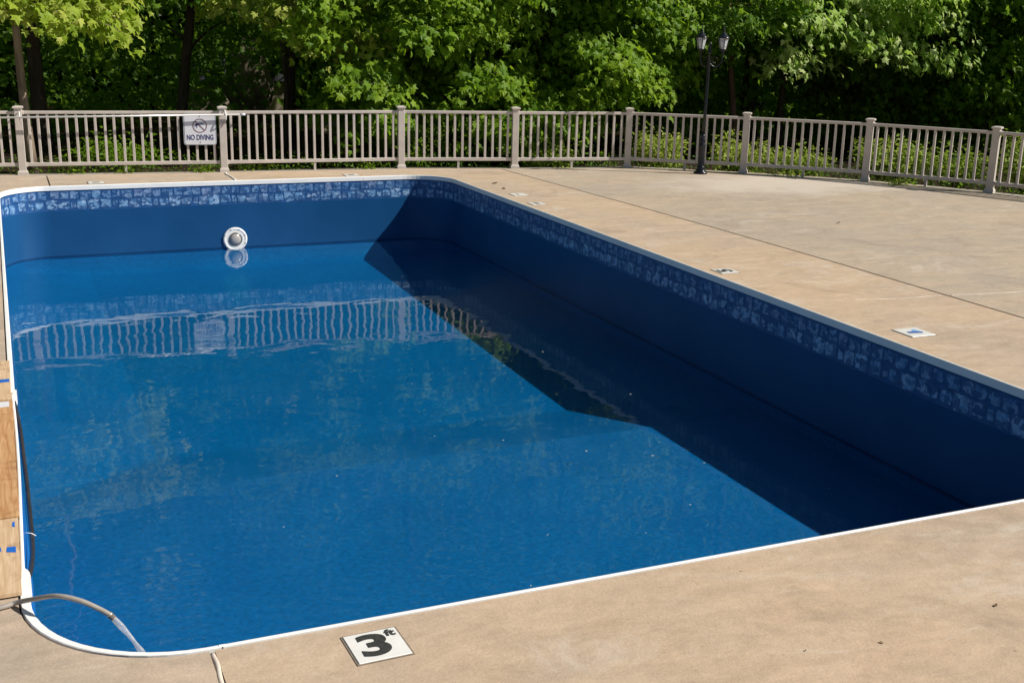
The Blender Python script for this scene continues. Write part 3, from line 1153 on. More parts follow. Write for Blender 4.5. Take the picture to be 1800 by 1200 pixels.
obj("ring", face_lathe("ring", [(0.166, 0.0), (0.166, 0.012), (0.160, 0.019), (0.138, 0.022), (0.136, 0.0205), (0.112, 0.024), (0.100, 0.026), (0.094, 0.024), (0.090, 0.018)]), M['lamp_ring'], pl, (PLX, PLY, PLZ))
obj("lens_rim", face_lathe("lens_rim", [(0.094, 0.018), (0.094, 0.030), (0.084, 0.036), (0.076, 0.030)]), M['lens_rim'], pl, (PLX, PLY, PLZ))
obj("lens", face_lathe("lens", [(0.078, 0.028), (0.074, 0.036), (0.055, 0.047), (0.03, 0.053), (0.006, 0.055)]), M['lens'], pl, (PLX, PLY, PLZ))
for k in range(8):
    a = 2 * math.pi * (k + 0.5) / 8
    obj("screw", face_lathe("screw", [(0.006, 0.02), (0.006, 0.03), (0.002, 0.032)], 8), M['lens_rim'], pl, (PLX + 0.149 * math.cos(a), PLY, PLZ + 0.149 * math.sin(a)))

# ================================================================== depth marker tiles
def marker(cx, cy, face, label, glyphs, size=0.203, tilt=0.0):
    """face: angle of the reader's 'up' direction in the plane of the deck"""
    t = thing("depth_marker", label, "marker tile", (cx, cy, 0.0), "depth markers set in the deck")
    obj("grout_bed", box_me("grout_bed", size + 0.014, size + 0.014, 0.02, -0.0165), M['grout'], t, (cx, cy, 0), (0, 0, tilt))
    obj("tile", box_me("tile", size, size, 0.02, -0.013, 0.0025), M['tile_w'], t, (cx, cy, 0), (0, 0, tilt))
    for (kind, dx, dy, s, mat) in glyphs:
        ca, sa = math.cos(face - math.pi / 2), math.sin(face - math.pi / 2)
        wx, wy = cx + ca * dx - sa * dy, cy + sa * dx + ca * dy
        if kind[0] == '#':
            pts = kind[1]
            me = mesh_py("symbol", [(x, y, 0.0) for x, y in pts], [tuple(range(len(pts)))])
            obj("symbol", me, M[mat], t, (wx, wy, 0.0085), (0, 0, face - math.pi / 2))
        else:
            me = text_me(kind, s, s * 0.035)
            if kind in "0123456789":
                for v in me.vertices:
                    v.co.x *= 1.28
            obj("numeral", me, M[mat], t, (wx, wy, 0.0085), (0, 0, face - math.pi / 2))
    return t


marker(1.116, 3.720, R(90), "white square tile marked 3 ft in front of the near pool edge",
       [("3", -0.008, -0.006, 0.205, 'tile_b'), ("ft", 0.068, 0.066, 0.062, 'tile_b')], tilt=R(1.5))
marker(6.262, 6.695, R(90), "white tile with a blue bar symbol, nearest marker on the right side",
       [(('#', [(-0.062, -0.020), (0.056, -0.045), (0.066, -0.012), (-0.052, 0.022)]), 0.0, 0.0, 1, 'tile_blue'),
        (('#', [(0.0, 0.016), (0.060, 0.0), (0.052, 0.062), (0.02, 0.055)]), 0.0, 0.0, 1, 'tile_sky')], size=0.225)
marker(6.128, 9.075, R(180), "worn tile with a black 5 between the right pool edge and the long joint",
       [("5", 0.0, 0.0, 0.19, 'tile_b')], size=0.19)
marker(6.215, 14.10, R(180), "pale tile with faint grey mark near the far right corner",
       [(('#', [(-0.05, -0.012), (0.05, -0.012), (0.05, 0.012), (-0.05, 0.012)]), 0.0, 0.02, 1, 'grout')])
marker(6.120, 13.32, R(180), "smaller tile with three dark marks beside the far end of the right pool edge",
       [(('#', [(-0.012, -0.03), (0.012, -0.03), (0.012, 0.03), (-0.012, 0.03)]), q_, 0.0, 1, 'tile_b') for q_ in (-0.05, 0.0, 0.05)], size=0.18)
marker(1.130, 16.52, R(90), "white tile with a dark mark on the far deck left of the sign post",
       [(('#', [(-0.045, -0.03), (0.045, -0.03), (0.045, 0.03), (-0.045, 0.03)]), 0.0, 0.0, 1, 'tile_b')])
marker(4.62, 16.50, R(90), "white tile with a dark mark on the far deck right of the sign post",
       [(('#', [(-0.045, -0.03), (0.045, -0.03), (0.045, 0.03), (-0.045, 0.03)]), 0.0, 0.0, 1, 'tile_b')])

# ================================================================== hoses, plywood, debris
gh = thing("garden_hose", "grey garden hose arching over the near left pool corner pouring water", "hose", (-0.15, 4.49, 0.0))
hp_ = spline([(-1.6, 4.05, 0.011), (-0.9, 4.30, 0.011), (-0.40, 4.43, 0.011), (-0.151, 4.487, 0.013), (-0.089, 4.495, 0.020), (-0.026, 4.43, 0.055), (0.053, 4.35, 0.092),
              (0.131, 4.30, 0.083), (0.197, 4.27, 0.050), (0.232, 4.252, 0.028)], 8)
obj("tube", tube_me("tube", hp_, 0.0098, 12), M['hose_grey'], gh)
e0, e1 = Vector((0.228, 4.254, 0.031)), Vector((0.243, 4.247, 0.015))
obj("fitting", tube_me("fitting", [e0, e0.lerp(e1, 0.3), e0.lerp(e1, 0.32), e1], [0.0125, 0.0125, 0.0115, 0.0115], 12), M['brass'], gh)
st = thing("water_stream", "clear stream of water falling from the grey hose into the pool", "water stream", (0.52, 4.12, WZ))
sp, sr = [], []
for i in range(30):
    t_ = i / 29
    z_ = 0.015 - 0.945 * t_
    f_ = 1 - math.exp(-0.945 * t_ / 0.36)
    sp.append((0.243 + 0.28 * f_, 4.247 - 0.13 * f_, z_))
    sr.append(0.0105 * (1 + 0.22 * math.sin(i * 1.7)) * (1 - 0.35 * t_))
Vs, Fs = tube_arrays(sp, sr, 9)
Vs = [v + Vector((random.uniform(-1, 1), random.uniform(-1, 1), 0)) * 0.0014 for v in Vs]
obj("stream_jet", mesh_py("stream_jet", Vs, Fs, True), M['stream'], st)

bh = thing("drain_hose", "black hose hanging along the left pool wall beside the plywood", "hose", (-0.05, 5.9, -0.4))
bp_ = spline([(-0.062, 7.30, -0.05), (-0.055, 7.20, -0.014), (-0.046, 7.12, -0.043), (-0.032, 6.95, -0.128), (-0.028, 6.75, -0.196), (-0.023, 6.55, -0.258), (-0.021, 6.25, -0.305), (-0.019, 5.95, -0.307),
              (-0.021, 5.60, -0.260), (-0.031, 5.20, -0.163), (-0.042, 4.98, -0.105), (-0.051, 4.82, -0.054), (-0.058, 4.70, -0.05)], 8)
obj("tube", tube_me("tube", bp_, 0.0115, 10), M['hose_black'], bh)
ct = Vector((-0.020, 5.85, -0.297))
obj("cable_tie", tube_me("cable_tie", [ct + Vector((-0.03, 0.0, 0.02)), ct + Vector((0.0, -0.005, 0.014)), ct + Vector((0.02, -0.01, 0.0))], 0.0025, 5), M['coping'], bh)


def board(y0, y1, x1, mat, label, z0=0.0085, skew=0.0):
    t = thing("plywood_sheet", label, "plywood", (-0.7, (y0 + y1) / 2, 0.0), "plywood sheets on the left deck")
    ol = [(-1.35, y0 + skew), (x1, y0), (x1 + 0.002, y1), (-1.35, y1 + skew)]
    obj("sheet", poly_slab("sheet", ol, z0, z0 + 0.015), M[mat], t)
    return t


b1 = board(7.125, 7.97, -0.066, 'ply_light', "pale plywood sheet farthest along the left pool edge")
b2 = board(5.345, 7.10, -0.062, 'ply_orange', "orange brown plywood sheet in the middle of the left edge")
b3 = board(4.575, 5.330, -0.070, 'ply_light', "pale plywood sheet nearest the grey hose", skew=-0.02)


def strip(parent, name, pts, mat, z=0.0245):
    obj(name, poly_slab(name, pts, z - 0.0006, z), M[mat], parent)


strip(b1, "tape_strip", [(-0.5, 7.46), (-0.0705, 7.485), (-0.0705, 7.55), (-0.5, 7.53)], 'tape')
strip(b2, "sticker", [(-0.3, 6.985), (-0.079, 6.985), (-0.079, 7.085), (-0.3, 7.085)], 'sign')
strip(b3, "tape_strip", [(-0.121, 4.97), (-0.083, 4.955), (-0.083, 5.015), (-0.118, 5.02)], 'tape')
strip(b3, "tape_strip", [(-0.30, 4.97), (-0.139, 4.985), (-0.142, 5.03), (-0.3, 5.02)], 'tape')
strip(b3, "tape_strip", [(-0.094, 5.235), (-0.0825, 5.225), (-0.0825, 5.29), (-0.092, 5.28)], 'tape')

frag_me = mesh_py("leaf_bit", [(0, 0, 0), (0.012, 0.006, 0.002), (0.020, 0.0, 0.0), (0.010, -0.008, 0.001)], [(0, 3, 2, 1)])
speck_xy = [(1.99, 7.62, 1.0), (2.93, 8.15, 0.9), (3.41, 7.9, 1.2), (1.45, 6.9, 0.8), (3.9, 7.45, 1.4), (4.35, 7.2, 1.5), (4.62, 6.95, 1.0), (5.1, 9.3, 1.2), (5.05, 11.6, 1.0), (4.75, 10.1, 1.4),
            (4.3, 12.2, 1.0), (3.2, 9.5, 0.8), (2.2, 11.0, 0.9), (4.9, 8.6, 1.1), (5.2, 6.2, 1.0), (3.0, 6.2, 0.8), (0.30, 4.72, 1.2), (0.27, 4.66, 1.0), (1.1, 8.9, 0.8), (4.5, 13.8, 1.0),
            (2.6, 5.6, 0.7), (3.6, 6.0, 0.8), (1.8, 9.6, 0.7), (4.1, 6.3, 0.9)]
for i, (x, y, s) in enumerate(speck_xy):
    o = obj("leaf_bit", frag_me, M['speck'], None, (x, y, WZ + 0.003), (0, 0, i * 1.9), (s, s, s))
    tag(o, "tiny pale leaf bit floating on the pool water", "leaf bit", "leaf bits floating on the pool")


def dry_leaf(x, y, s, rz, label, z=0.004):
    V = [(-0.5, 0, 0.05), (-0.2, 0.22, 0.16), (0.15, 0.25, 0.12), (0.5, 0.02, 0.18), (0.18, -0.22, 0.08), (-0.2, -0.2, 0.02), (0, 0, 0.0)]
    F = [(6, 0, 5), (6, 5, 4), (6, 4, 3), (6, 3, 2), (6, 2, 1), (6, 1, 0)]
    o = obj("dry_leaf", mesh_py("dry_leaf", V, F), M['dead'], None, (x, y, z), (0, 0, rz), (s, s, s))
    tag(o, label, "leaf", "dry leaves on the deck")


dry_leaf(6.318, 15.17, 0.10, 0.3, "curled brown leaf on the deck by the far right pool corner")
dry_leaf(6.244, 14.667, 0.09, 1.6, "brown leaf beside the pale tile near the far right corner")
dry_leaf(3.519, 3.132, 0.026, 0.4, "dark leaf crumb at the right of the near deck")
dry_leaf(2.887, 3.064, 0.022, 2.0, "dark leaf crumb in the middle of the near deck")
dry_leaf(2.58, 3.12, 0.012, 0.9, "smallest dark speck of leaf on the near deck")
dry_leaf(9.0, 11.05, 0.06, 0.9, "brown leaf on the grey outer deck")

# ================================================================== trees, shrubs and woodland
# five-lobed maple leaf: outline around a raised centre
_half = [(0.10, 0.0), (0.46, -0.04), (0.33, 0.22), (0.56, 0.46), (0.22, 0.50), (0.17, 0.74)]
MAPLE = np.array([(0, 0.30, 0.05)] + [(x, y, -0.10 * abs(x)) for x, y in _half] + [(0, 1.0, -0.16)] + [(-x, y, -0.10 * abs(x)) for x, y in _half[::-1]])
MAPLE_F = np.array([(0, i, i + 1) for i in range(1, len(MAPLE) - 1)] + [(0, len(MAPLE) - 1, 1)])
OVAL = np.array([(0, 0, 0), (0.26, 0.40, 0.05), (0, 1.0, -0.10), (-0.26, 0.40, 0.05)])
OVAL_F = np.array([(0, 1, 2), (0, 2, 3)])


def unit(a):
    return a / np.maximum(np.linalg.norm(a, axis=1, keepdims=True), 1e-9)


def leaf_arrays(P, N, T, size, tint, shape=MAPLE, faces=MAPLE_F):
    N = unit(N)
    T = unit(T - N * np.sum(T * N, axis=1, keepdims=True))
    B = np.cross(T, N)
    L = shape
    V = (P[:, None, :] + size[:, None, None] * (L[None, :, 0:1] * B[:, None, :] + L[None, :, 1:2] * T[:, None, :] + L[None, :, 2:3] * N[:, None, :]))
    n, m = len(P), len(L)
    F = (faces[None] + (np.arange(n) * m)[:, None, None]).reshape(-1, 3)
    return V.reshape(-1, 3), F, np.repeat(tint, m)


def merge(parts):
    V, F, A = [], [], []
    b = 0
    for v, f, a in parts:
        V.append(v)
        F.append(f + b)
        A.append(a)
        b += len(v)
    return np.concatenate(V), np.concatenate(F), np.concatenate(A)


def spray(c, d, length, n, rng, size=0.115, flat=0.12, droop=0.20, width=0.62, tint0=0.4):
    """a flat drooping spray of leaves along a twig"""
    d = np.asarray(d, float)
    d /= np.linalg.norm(d)
    side = np.array([-d[1], d[0], 0.0])
    u = rng.beta(1.6, 1.2, n)
    v = rng.normal(0, 0.42, n) * width * (0.35 + 0.65 * np.sin(np.pi * np.clip(u, 0.05, 0.95)))
    P = np.asarray(c)[None] + d[None] * (u * length)[:, None] + side[None] * v[:, None]
    P[:, 2] += rng.normal(0, flat, n) - droop * u ** 2 * length - 0.22 * np.abs(v)
    out = d[None] * 0.8 + side[None] * np.sign(v)[:, None] * 0.6
    N = np.array([0.50, -0.72, 0.62])[None] * 0.9 + out * 0.30 + rng.normal(0, 0.52, (n, 3))
    T = out * 0.6 + np.array([0, 0, -0.95])[None] + rng.normal(0, 0.40, (n, 3))
    sz = size * rng.uniform(0.5, 1.3, n)
    ti = np.clip(tint0 + rng.normal(0, 0.2, n), 0, 1)
    return P, N, T, sz, ti


def limb_path(p0, az, length, rise, droop, rng, n=7):
    pts = []
    a = az
    p = np.array(p0, float)
    for i in range(n):
        t = i / (n - 1)
        pts.append(p.copy())
        a += rng.normal(0, 0.09)
        st = length / (n - 1)
        p = p + np.array([math.cos(a) * st, math.sin(a) * st, st * (rise - (rise + droop) * t)])
    return pts


def make_tree(name, label, base, lean, r0, height, bark, leaf, limbs, seed, upper=(5.6, 2.6, 1500), size=0.135, per=46, group="trees behind the fence",
              tint0=0.4, fork=None, uoff=(-0.3, 1.7)):
    """limbs: (start height, azimuth deg, length, rise, droop, twigs)"""
    rng = np.random.default_rng(seed)
    t = thing(name, label, "tree", (base[0], base[1], -0.15), group)
    # trunk
    tp, tr = [], []
    k = 12
    for i in range(k + 1):
        f = i / k
        z = -0.2 + height * f
        tp.append((base[0] + lean[0] * f * height + 0.05 * math.sin(3.1 * f * 3 + seed), base[1] + lean[1] * f * height + 0.04 * math.cos(2.3 * f * 3 + seed), z))
        tr.append(r0 * (1.0 + 0.5 * math.exp(-f * 26)) * (1 - 0.8 * f))
    tv, tf = tube_arrays(tp, tr, 11)
    def at_h(h):
        f = min(max((h + 0.2) / height, 0), 1) * k
        i = min(int(f), k - 1)
        q = f - i
        return np.array([tp[i][j] * (1 - q) + tp[i + 1][j] * q for j in range(3)]), r0 * (1 - 0.8 * f / k)
    leaves = []
    lv, lf = list(tv), list(tf)

    def add_tube(pts, rr, n=6):
        v, f = tube_arrays([tuple(p) for p in pts], rr, n)
        b = len(lv)
        lv.extend(v)
        lf.extend([tuple(b + q for q in fc) for fc in f])
    for (h, az, ln, rise, droop, tw) in limbs:
        p0, rr = at_h(h)
        pts = limb_path(p0, R(az), ln, rise, droop, rng)
        add_tube(pts, [max(0.006, min(rr * 0.5, 0.012 * ln + 0.012) * (1 - 0.85 * i / 6)) for i in range(7)])
        for j in range(tw):
            f = 0.22 + 0.78 * (j + rng.uniform(0, 1)) / tw
            i = min(int(f * 6), 5)
            q = f * 6 - i
            c = pts[i] * (1 - q) + pts[i + 1] * q
            a = R(az) + (1 if j % 2 else -1) * rng.uniform(0.15, 1.15)
            d = np.array([math.cos(a), math.sin(a), rng.uniform(-0.25, 0.45)])
            L = rng.uniform(0.5, 0.95)
            e = c + d * L * 0.8
            e[2] -= 0.2 * L
            add_tube([c, (c + e) / 2 + np.array([0, 0, 0.05]), e], [0.007, 0.005, 0.003], 4)
            sp_ = spray(c, d, L, per, rng, size=size, tint0=np.clip(tint0 + rng.normal(0, 0.13), 0.05, 0.95))
            leaves.append(leaf_arrays(*sp_))
    # upper crown: bigger, sparser leaf clumps
    z0, rad, nu = upper
    if nu:
        ncl = max(8, nu // 45)
        hh = height - z0 + 1.2
        for c in range(ncl):
            f = rng.uniform(0, 1)
            z = z0 + hh * f
            rr = rad * math.sin(math.pi * (0.22 + 0.74 * f)) * math.sqrt(rng.uniform(0.12, 1.0))
            a = rng.uniform(0, 2 * math.pi)
            p0, _ = at_h(min(z - 0.6, height * 0.93))
            cc = np.array([p0[0] + rr * math.cos(a) + uoff[0], p0[1] + rr * math.sin(a) + uoff[1], z])
            if c % 3 == 0:
                add_tube([p0, (p0 + cc) / 2 + np.array([0, 0, -0.1]), cc], [0.03, 0.02, 0.008], 4)
            d = np.array([math.cos(a), math.sin(a), 0.0])
            P, N, T, sz, ti = spray(cc - d * 0.6, d, 1.4, nu // ncl, rng, size=0.27, flat=0.22, width=1.1, droop=0.25, tint0=tint0)
            leaves.append(leaf_arrays(P, N, T, sz, ti, OVAL, OVAL_F))
    tm_ = mesh_py("trunk", lv, lf, True)
    obj("trunk", tm_, M[bark], t)
    V, F, A = merge(leaves)
    obj("crown", mesh_np("crown", V, F, A), M[leaf], t)
    return t


def ring_limbs(n, h0, h1, az0, az1, ln, rng, rise=0.12, droop=0.35, tw=9):
    out = []
    for i in range(n):
        out.append((h0 + (h1 - h0) * rng.random(), az0 + (az1 - az0) * (i + rng.random()) / n, ln * rng.uniform(0.7, 1.2), rise + rng.normal(0, 0.06), droop * rng.uniform(0.6, 1.3), tw))
    return out


rg = np.random.default_rng(5)
make_tree("maple_tree", "slim tan trunked maple with bright yellow green leaves behind the leftmost fence post", (0.36, 19.0), (0.018, 0.0), 0.068, 9.0, 'bark_tan', 'leaf_yel',
          [(2.30, -60, 1.5, 0.05, 0.40, 10), (2.35, -25, 1.2, 0.0, 0.40, 9), (2.5, -95, 1.4, 0.05, 0.45, 9), (2.65, 0, 1.3, 0.0, 0.40, 8), (2.4, -130, 1.4, 0.1, 0.4, 9), (2.5, 180, 1.6, 0.1, 0.4, 7),
           (2.85, -45, 1.4, 0.05, 0.4, 10), (2.9, 40, 1.6, 0.1, 0.4, 6), (3.1, -15, 1.5, 0.0, 0.35, 9), (3.2, -75, 1.7, 0.05, 0.4, 10), (2.75, -110, 1.5, 0.05, 0.4, 9), (3.4, -35, 1.7, 0.0, 0.4, 10)], 21, upper=(4.4, 1.8, 500), size=0.135, per=34, tint0=0.68)
make_tree("maple_tree", "thick dark trunk close behind the slim tan trunk on the left", (0.70, 22.0), (0.0, 0.01), 0.125, 12.0, 'bark_dark', 'leaf_dark',
          ring_limbs(9, 2.2, 4.4, -170, 10, 2.4, rg, tw=9), 22, upper=(5.8, 2.8, 1040))
make_tree("maple_tree", "dark leaning tree between the leftmost post and the sign post", (3.02, 22.0), (0.11, 0.0), 0.10, 10.0, 'bark_dark', 'leaf_dark',
          [(1.5, 40, 1.6, 0.7, 0.0, 5), (1.7, 130, 1.2, 0.6, 0.1, 4)] + ring_limbs(6, 2.6, 4.2, -160, 0, 2.0, rg, tw=8), 23, upper=(5.8, 2.6, 845), per=34)
make_tree("maple_tree", "straight dark trunk right of the sign post with a yellow green low branch", (5.03, 22.0), (0.0, 0.0), 0.105, 12.0, 'bark_dark', 'leaf_mid',
          ring_limbs(7, 2.5, 4.4, -175, -10, 2.5, rg, tw=9), 24, upper=(5.8, 2.8, 975))
make_tree("young_maple", "young maple with one yellow green branch right of the straight dark trunk", (4.55, 20.4), (0.005, 0.0), 0.035, 4.2, 'bark_dark', 'leaf_yel',
          [(1.95, -35, 1.4, 0.10, 0.40, 9), (2.1, -75, 1.2, 0.05, 0.4, 7), (2.35, -10, 1.3, 0.1, 0.4, 7), (2.5, 170, 0.8, 0.2, 0.4, 4), (2.4, -110, 1.1, 0.1, 0.4, 6)], 25, upper=(3.2, 0.8, 0), per=36, tint0=0.7)
make_tree("maple_tree", "broad leafy maple with deep green crown above the middle of the fence", (6.95, 20.9), (0.005, 0.0), 0.13, 13.0, 'bark_dark', 'leaf_mid',
          ring_limbs(30, 0.7, 4.0, -165, 10, 2.8, rg, rise=0.05, droop=0.34, tw=13), 26, upper=(5.8, 3.0, 1105), per=46, tint0=0.62)
make_tree("maple_tree", "full green maple left of the lamp post, branches low to the rail", (9.35, 20.2), (0.0, 0.0), 0.11, 12.0, 'bark_dark', 'leaf_mid',
          ring_limbs(28, 0.7, 4.0, -175, -5, 2.7, rg, rise=0.05, droop=0.34, tw=13), 27, upper=(5.8, 2.9, 1040), per=46, tint0=0.58)
make_tree("cherry_tree", "thin reddish trunk just right of the lamp post", (12.85, 19.0), (-0.115, 0.0), 0.062, 9.5, 'bark_red', 'leaf_dark',
          ring_limbs(10, 1.6, 4.0, -180, 30, 1.9, rg, tw=8), 28, upper=(5.8, 2.3, 780), uoff=(-0.8, 1.6))
make_tree("maple_tree", "sunlit bright green maple spreading over the fence right of the lamp", (14.3, 19.6), (0.0, 0.0), 0.08, 5.0, 'bark_dark', 'leaf_lime',
          [(2.65, -62, 3.0, 0.05, 0.3, 14), (2.25, -95, 2.6, 0.05, 0.25, 13), (1.95, -75, 2.6, 0.05, 0.25, 12), (2.5, -118, 2.7, 0.05, 0.25, 12), (1.8, -110, 2.2, 0.05, 0.25, 9), (2.9, -85, 2.7, 0.08, 0.25, 13), (3.1, -130, 2.6, 0.08, 0.25, 10), (2.2, -48, 3.1, 0.0, 0.34, 13), (3.2, -60, 2.8, 0.05, 0.3, 12), (2.75, -42, 3.0, 0.03, 0.36, 11)],
          29, upper=(4.6, 1.4, 0), per=36, tint0=0.62, uoff=(-0.8, 1.6))
make_tree("maple_tree", "wide dark trunk in the shade behind the fence right of the lamp post", (14.3, 20.7), (0.0, 0.0), 0.16, 13.0, 'bark_dark', 'leaf_dark',
          ring_limbs(14, 0.8, 3.6, -180, 0, 2.6, rg, rise=0.0, tw=10), 30, upper=(5.8, 2.8, 1040), uoff=(0, 1.8))
make_tree("maple_tree", "dark straight tree at the upper right behind the bright maple", (17.5, 20.0), (-0.02, 0.0), 0.085, 12.0, 'bark_dark', 'leaf_dark',
          ring_limbs(14, 0.9, 4.0, -190, 0, 2.4, rg, rise=0.02, tw=10), 31, upper=(5.8, 2.5, 975), uoff=(0, 2.0))
make_tree("maple_tree", "shaded tree behind the fence bay left of the last fence post", (18.75, 19.0), (-0.01, 0.0), 0.14, 12.0, 'bark_dark', 'leaf_mid',
          ring_limbs(24, 0.8, 4.0, -190, -30, 2.7, rg, rise=0.02, droop=0.3, tw=12), 32, upper=(5.8, 2.2, 700), tint0=0.35, uoff=(0.8, 2.2))
make_tree("young_maple", "young green maple in front of the shaded trees at the right edge", (17.9, 17.3), (0.0, 0.0), 0.035, 3.0, 'bark_dark', 'leaf_mid',
          ring_limbs(13, 0.5, 2.3, -215, -40, 1.5, rg, rise=0.02, droop=0.3, tw=8), 45, upper=(3.6, 1.0, 0), per=36, tint0=0.4, uoff=(0, 0))
make_tree("maple_tree", "dark green tree at the right edge behind the last fence post", (22.6, 21.6), (0.0, 0.0), 0.12, 12.0, 'bark_dark', 'leaf_mid',
          ring_limbs(24, 0.6, 4.0, -210, -60, 3.0, rg, rise=0.02, droop=0.3, tw=12), 33, upper=(5.8, 2.2, 700), tint0=0.35, uoff=(1.0, 2.4))
make_tree("maple_tree", "shaded maple between the middle fence posts, deeper in the woods", (11.2, 22.6), (0.0, 0.0), 0.12, 13.0, 'bark_dark', 'leaf_dark',
          ring_limbs(16, 1.0, 4.2, -170, -10, 2.6, rg, tw=10), 34, upper=(5.8, 2.9, 1040))
make_tree("maple_tree", "shaded maple beyond the left end of the fence", (-2.8, 20.8), (0.0, 0.0), 0.12, 12.0, 'bark_dark', 'leaf_mid',
          ring_limbs(10, 2.0, 4.2, -180, 0, 2.4, rg, tw=9), 35, upper=(5.8, 2.8, 975))


def leaf_mass(name, mat, n, sampler, size, seed, shape=OVAL, faces=OVAL_F, tint=0.4, up=0.5):
    rng = np.random.default_rng(seed)
    P = sampler(rng, n)
    n = len(P)
    N = rng.normal(0, 0.7, (n, 3)) + np.array([0.15, -0.45, up])
    T = rng.normal(0, 0.8, (n, 3)) + np.array([0, -0.2, -0.5])
    sz = size * rng.uniform(0.6, 1.3, n)
    ti = np.clip(tint + rng.normal(0, 0.22, n), 0, 1)
    V, F, A = leaf_arrays(P, N, T, sz, ti, shape, faces)
    o = obj(name, mesh_np(name, V, F, A), M[mat])
    tag(o, kind="stuff")
    return o


def clustered(rng, n, centers, spread):
    idx = rng.integers(0, len(centers), n)
    return centers[idx] + rng.normal(0, 1, (n, 3)) * spread


# dark understory among the trunks: saplings and brush that read as one mass
def under(rng, n):
    m = 420
    az = rng.uniform(-0.25, 0.95, m)
    d = rng.uniform(23.5, 31, m)
    C = np.stack([d * np.sin(az), d * np.cos(az), rng.uniform(-0.2, 4.2, m) ** 1.0], 1)
    return clustered(rng, n, C, np.array([0.5, 0.5, 0.22]))


leaf_mass("woodland_understory", 'leaf_dark', 32000, under, 0.16, 41, MAPLE, MAPLE_F, tint=0.18)


def far(rng, n):
    m = 2600
    az = rng.uniform(-0.8, 0.97, m)
    d = rng.uniform(32, 46, m)
    z = np.where(rng.random(m) < 0.45, rng.uniform(-0.5, 6, m), rng.uniform(3, 27, m))
    C = np.stack([d * np.sin(az), d * np.cos(az), z], 1)
    return clustered(rng, n, C, np.array([1.2, 1.2, 0.7]))


leaf_mass("far_woods", 'leaf_dark', 190000, far, 0.46, 42, tint=0.3)


# ivy and low plants on the bank behind the fence
def ivy(rng, n):
    L = [Vector(p) for p in fine_f]
    out = np.zeros((n, 3))
    off = 0.12 + 2.4 * rng.beta(1.0, 2.2, n)
    k = rng.integers(0, len(L) - 1, n)
    t = rng.random(n)
    for i in range(n):
        a, b = L[k[i]], L[k[i] + 1]
        p = a.lerp(b, t[i])
        d = (b - a).normalized()
        q = p - Vector((d.y, -d.x)) * off[i]
        lump = 0.5 + 0.5 * math.sin(q.x * 2.3) * math.cos(q.y * 1.7 + q.x)
        out[i] = (q.x, q.y, -0.14 + rng.random() * (0.06 + 0.16 * lump + 0.10 * min(off[i], 1.2)))
    return out


leaf_mass("ivy_ground_cover", 'leaf_dark', 7000, ivy, 0.06, 43, tint=0.3, up=0.8)


def make_shrub(name, label, cx, cy, rad, h, n, leaf, seed, size=0.06, tint0=0.5, group="shrubs behind the fence", z0=-0.14):
    rng = np.random.default_rng(seed)
    t = thing(name, label, "shrub", (cx, cy, z0), group)
    sv, sf, parts = [], [], []
    ns = max(5, int(n / 70))
    for i in range(ns):
        a = rng.uniform(0, 2 * math.pi)
        rr = rad * math.sqrt(rng.random())
        tip = np.array([cx + rr * math.cos(a), cy + rr * math.sin(a), z0 + h * rng.uniform(0.5, 1.0) * (1 - 0.35 * rr / rad)])
        b = np.array([cx + 0.25 * rr * math.cos(a), cy + 0.25 * rr * math.sin(a), z0])
        m = (b + tip) / 2 + rng.normal(0, 0.03, 3)
        v, f = tube_arrays([tuple(b), tuple(m), tuple(tip)], [0.008, 0.006, 0.003], 4)
        o_ = len(sv)
        sv.extend(v)
        sf.extend([tuple(o_ + q for q in fc) for fc in f])
        k = n // ns
        u = rng.beta(2.2, 1.0, k)
        P = b[None] * (1 - u[:, None]) + tip[None] * u[:, None] + rng.normal(0, 1, (k, 3)) * np.array([0.09, 0.09, 0.05]) * (0.5 + rad)
        N = rng.normal(0, 0.5, (k, 3)) + np.array([0, -0.15, 0.8])
        out = P - np.array([cx, cy, z0])[None]
        out[:, 2] = 0
        T = unit(out + 1e-3) + rng.normal(0, 0.5, (k, 3)) + np.array([0, 0, 0.1])
        parts.append(leaf_arrays(P, N, T, size * rng.uniform(0.6, 1.3, k), np.clip(tint0 + rng.normal(0, 0.22, k), 0, 1), OVAL, OVAL_F))
    obj("stem", mesh_py("stem", sv, sf, True), M['bark_dark'], t)
    V, F, A = merge(parts)
    obj("foliage", mesh_np("foliage", V, F, A), M[leaf], t)


make_shrub("shrub", "low pale green shrub behind the fence two bays left of the lamp", 8.15, 17.45, 0.6, 0.62, 1300, 'leaf_shrub', 61, size=0.075, tint0=0.65)
make_shrub("shrub", "bright yellow green shrub behind the fence just left of the lamp base", 9.95, 16.75, 0.5, 0.92, 1500, 'leaf_shrub', 62, size=0.075, tint0=0.75)
make_shrub("shrub", "bright yellow green shrub behind the fence just right of the lamp base", 10.95, 16.10, 0.5, 0.82, 1500, 'leaf_shrub', 63, size=0.075, tint0=0.75)
make_shrub("shrub", "small pale shrub behind the bay right of the lamp", 11.75, 15.55, 0.5, 0.68, 1300, 'leaf_shrub', 64, size=0.075, tint0=0.65)
make_shrub("shrub", "rounded green shrub behind the second post right of the lamp", 12.75, 14.55, 0.6, 0.92, 2000, 'leaf_shrub', 65, size=0.08, tint0=0.6)
make_shrub("shrub", "leafy green shrub half way along the last full fence bay", 13.45, 13.95, 0.55, 0.80, 1700, 'leaf_shrub', 66, size=0.075, tint0=0.5)
make_shrub("tall_shrub", "tall green shrub behind the last fence post on the right", 14.05, 12.95, 0.6, 1.10, 2400, 'leaf_shrub', 67, size=0.08, tint0=0.6)
make_shrub("tall_shrub", "tall green shrub at the right picture edge behind the fence", 14.65, 11.75, 0.65, 1.15, 2400, 'leaf_shrub', 68, size=0.08, tint0=0.6)
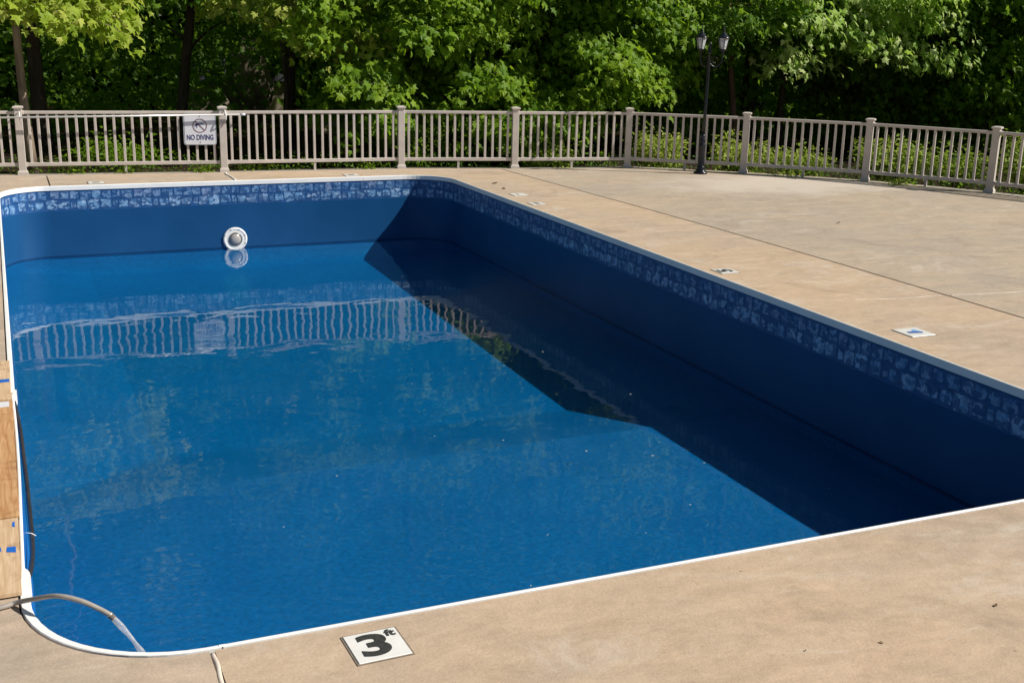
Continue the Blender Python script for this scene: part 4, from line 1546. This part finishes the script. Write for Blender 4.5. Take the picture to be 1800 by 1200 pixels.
make_shrub("shrub", "dark green bush behind the fence under the broad maple", 6.6, 18.4, 0.8, 0.7, 1000, 'leaf_mid', 69, size=0.08, tint0=0.3)
make_shrub("shrub", "dark green bush behind the fence left of the sign", 1.7, 18.9, 0.8, 0.7, 900, 'leaf_mid', 70, size=0.08, tint0=0.3)
# weeds growing out at the foot of the fence
for i, (x, y, r_, h_, lab) in enumerate([
        (0.85, 17.72, 0.18, 0.14, "small weed at the fence foot right of the leftmost post"),
        (1.65, 17.66, 0.22, 0.15, "weed tuft at the fence foot halfway to the sign"),
        (2.62, 17.50, 0.17, 0.22, "weed tuft poking up under the sign"),
        (3.45, 17.50, 0.26, 0.15, "leafy weed just right of the sign post foot"),
        (5.15, 17.38, 0.22, 0.14, "weed at the fence foot left of the third post"),
        (7.95, 16.85, 0.30, 0.12, "pale creeping weed under the middle bay"),
        (11.15, 15.02, 0.25, 0.10, "creeping weed under the bay right of the lamp"),
        (12.15, 13.70, 0.16, 0.14, "green weed on the edging in the last full bay")]):
    make_shrub("weed", lab, x, y, r_, h_, 140, 'leaf_shrub' if i > 4 else 'leaf_mid', 80 + i, size=0.05, tint0=0.6, group="weeds at the fence foot", z0=-0.05 if i < 7 else -0.012)

# distant shed and pale boulder seen through the trees
shed = thing("garden_shed", "small distant shed with dark roof seen through the trees", "shed", (5.6, 31.0, -0.3))
sx, sy = 5.6, 31.0
obj("wall", box_me("wall", 2.4, 2.0, 0.9, -0.3), M['shed_wall'], shed, (sx, sy, 0))
obj("roof", mesh_py("roof", [(-1.4, -1.2, 0.6), (1.4, -1.2, 0.6), (1.4, 1.2, 0.6), (-1.4, 1.2, 0.6), (-0.2, -1.2, 1.25), (-0.2, 1.2, 1.25)],
                    [(0, 4, 5, 3), (4, 1, 2, 5), (0, 1, 4), (2, 3, 5), (0, 3, 2, 1)]), M['shed_roof'], shed, (sx, sy, 0))


def boulder(x, y, z, s, label, seed):
    bm = bmesh.new()
    bmesh.ops.create_icosphere(bm, subdivisions=3, radius=1.0)
    rd = random.Random(seed)
    ph = [rd.uniform(0, 6) for _ in range(6)]
    for v in bm.verts:
        k = 1 + 0.14 * math.sin(3 * v.co.x + ph[0]) + 0.12 * math.sin(4 * v.co.y + ph[1]) + 0.10 * math.sin(5 * v.co.z + ph[2]) + 0.05 * math.sin(11 * v.co.x + 9 * v.co.z + ph[3])
        v.co *= k
    o = obj("boulder", bm_mesh("boulder", bm), M['rock'], None, (x, y, z), (0, 0, 0.4), s)
    tag(o, label, "boulder")


boulder(5.5, 28.6, 0.6, (0.6, 0.5, 0.9), "pale tall boulder in a gap of the woods above the sign post", 3)
boulder(6.6, 24.3, -0.1, (0.45, 0.35, 0.55), "small grey brown boulder behind the fence left of the third post", 4)
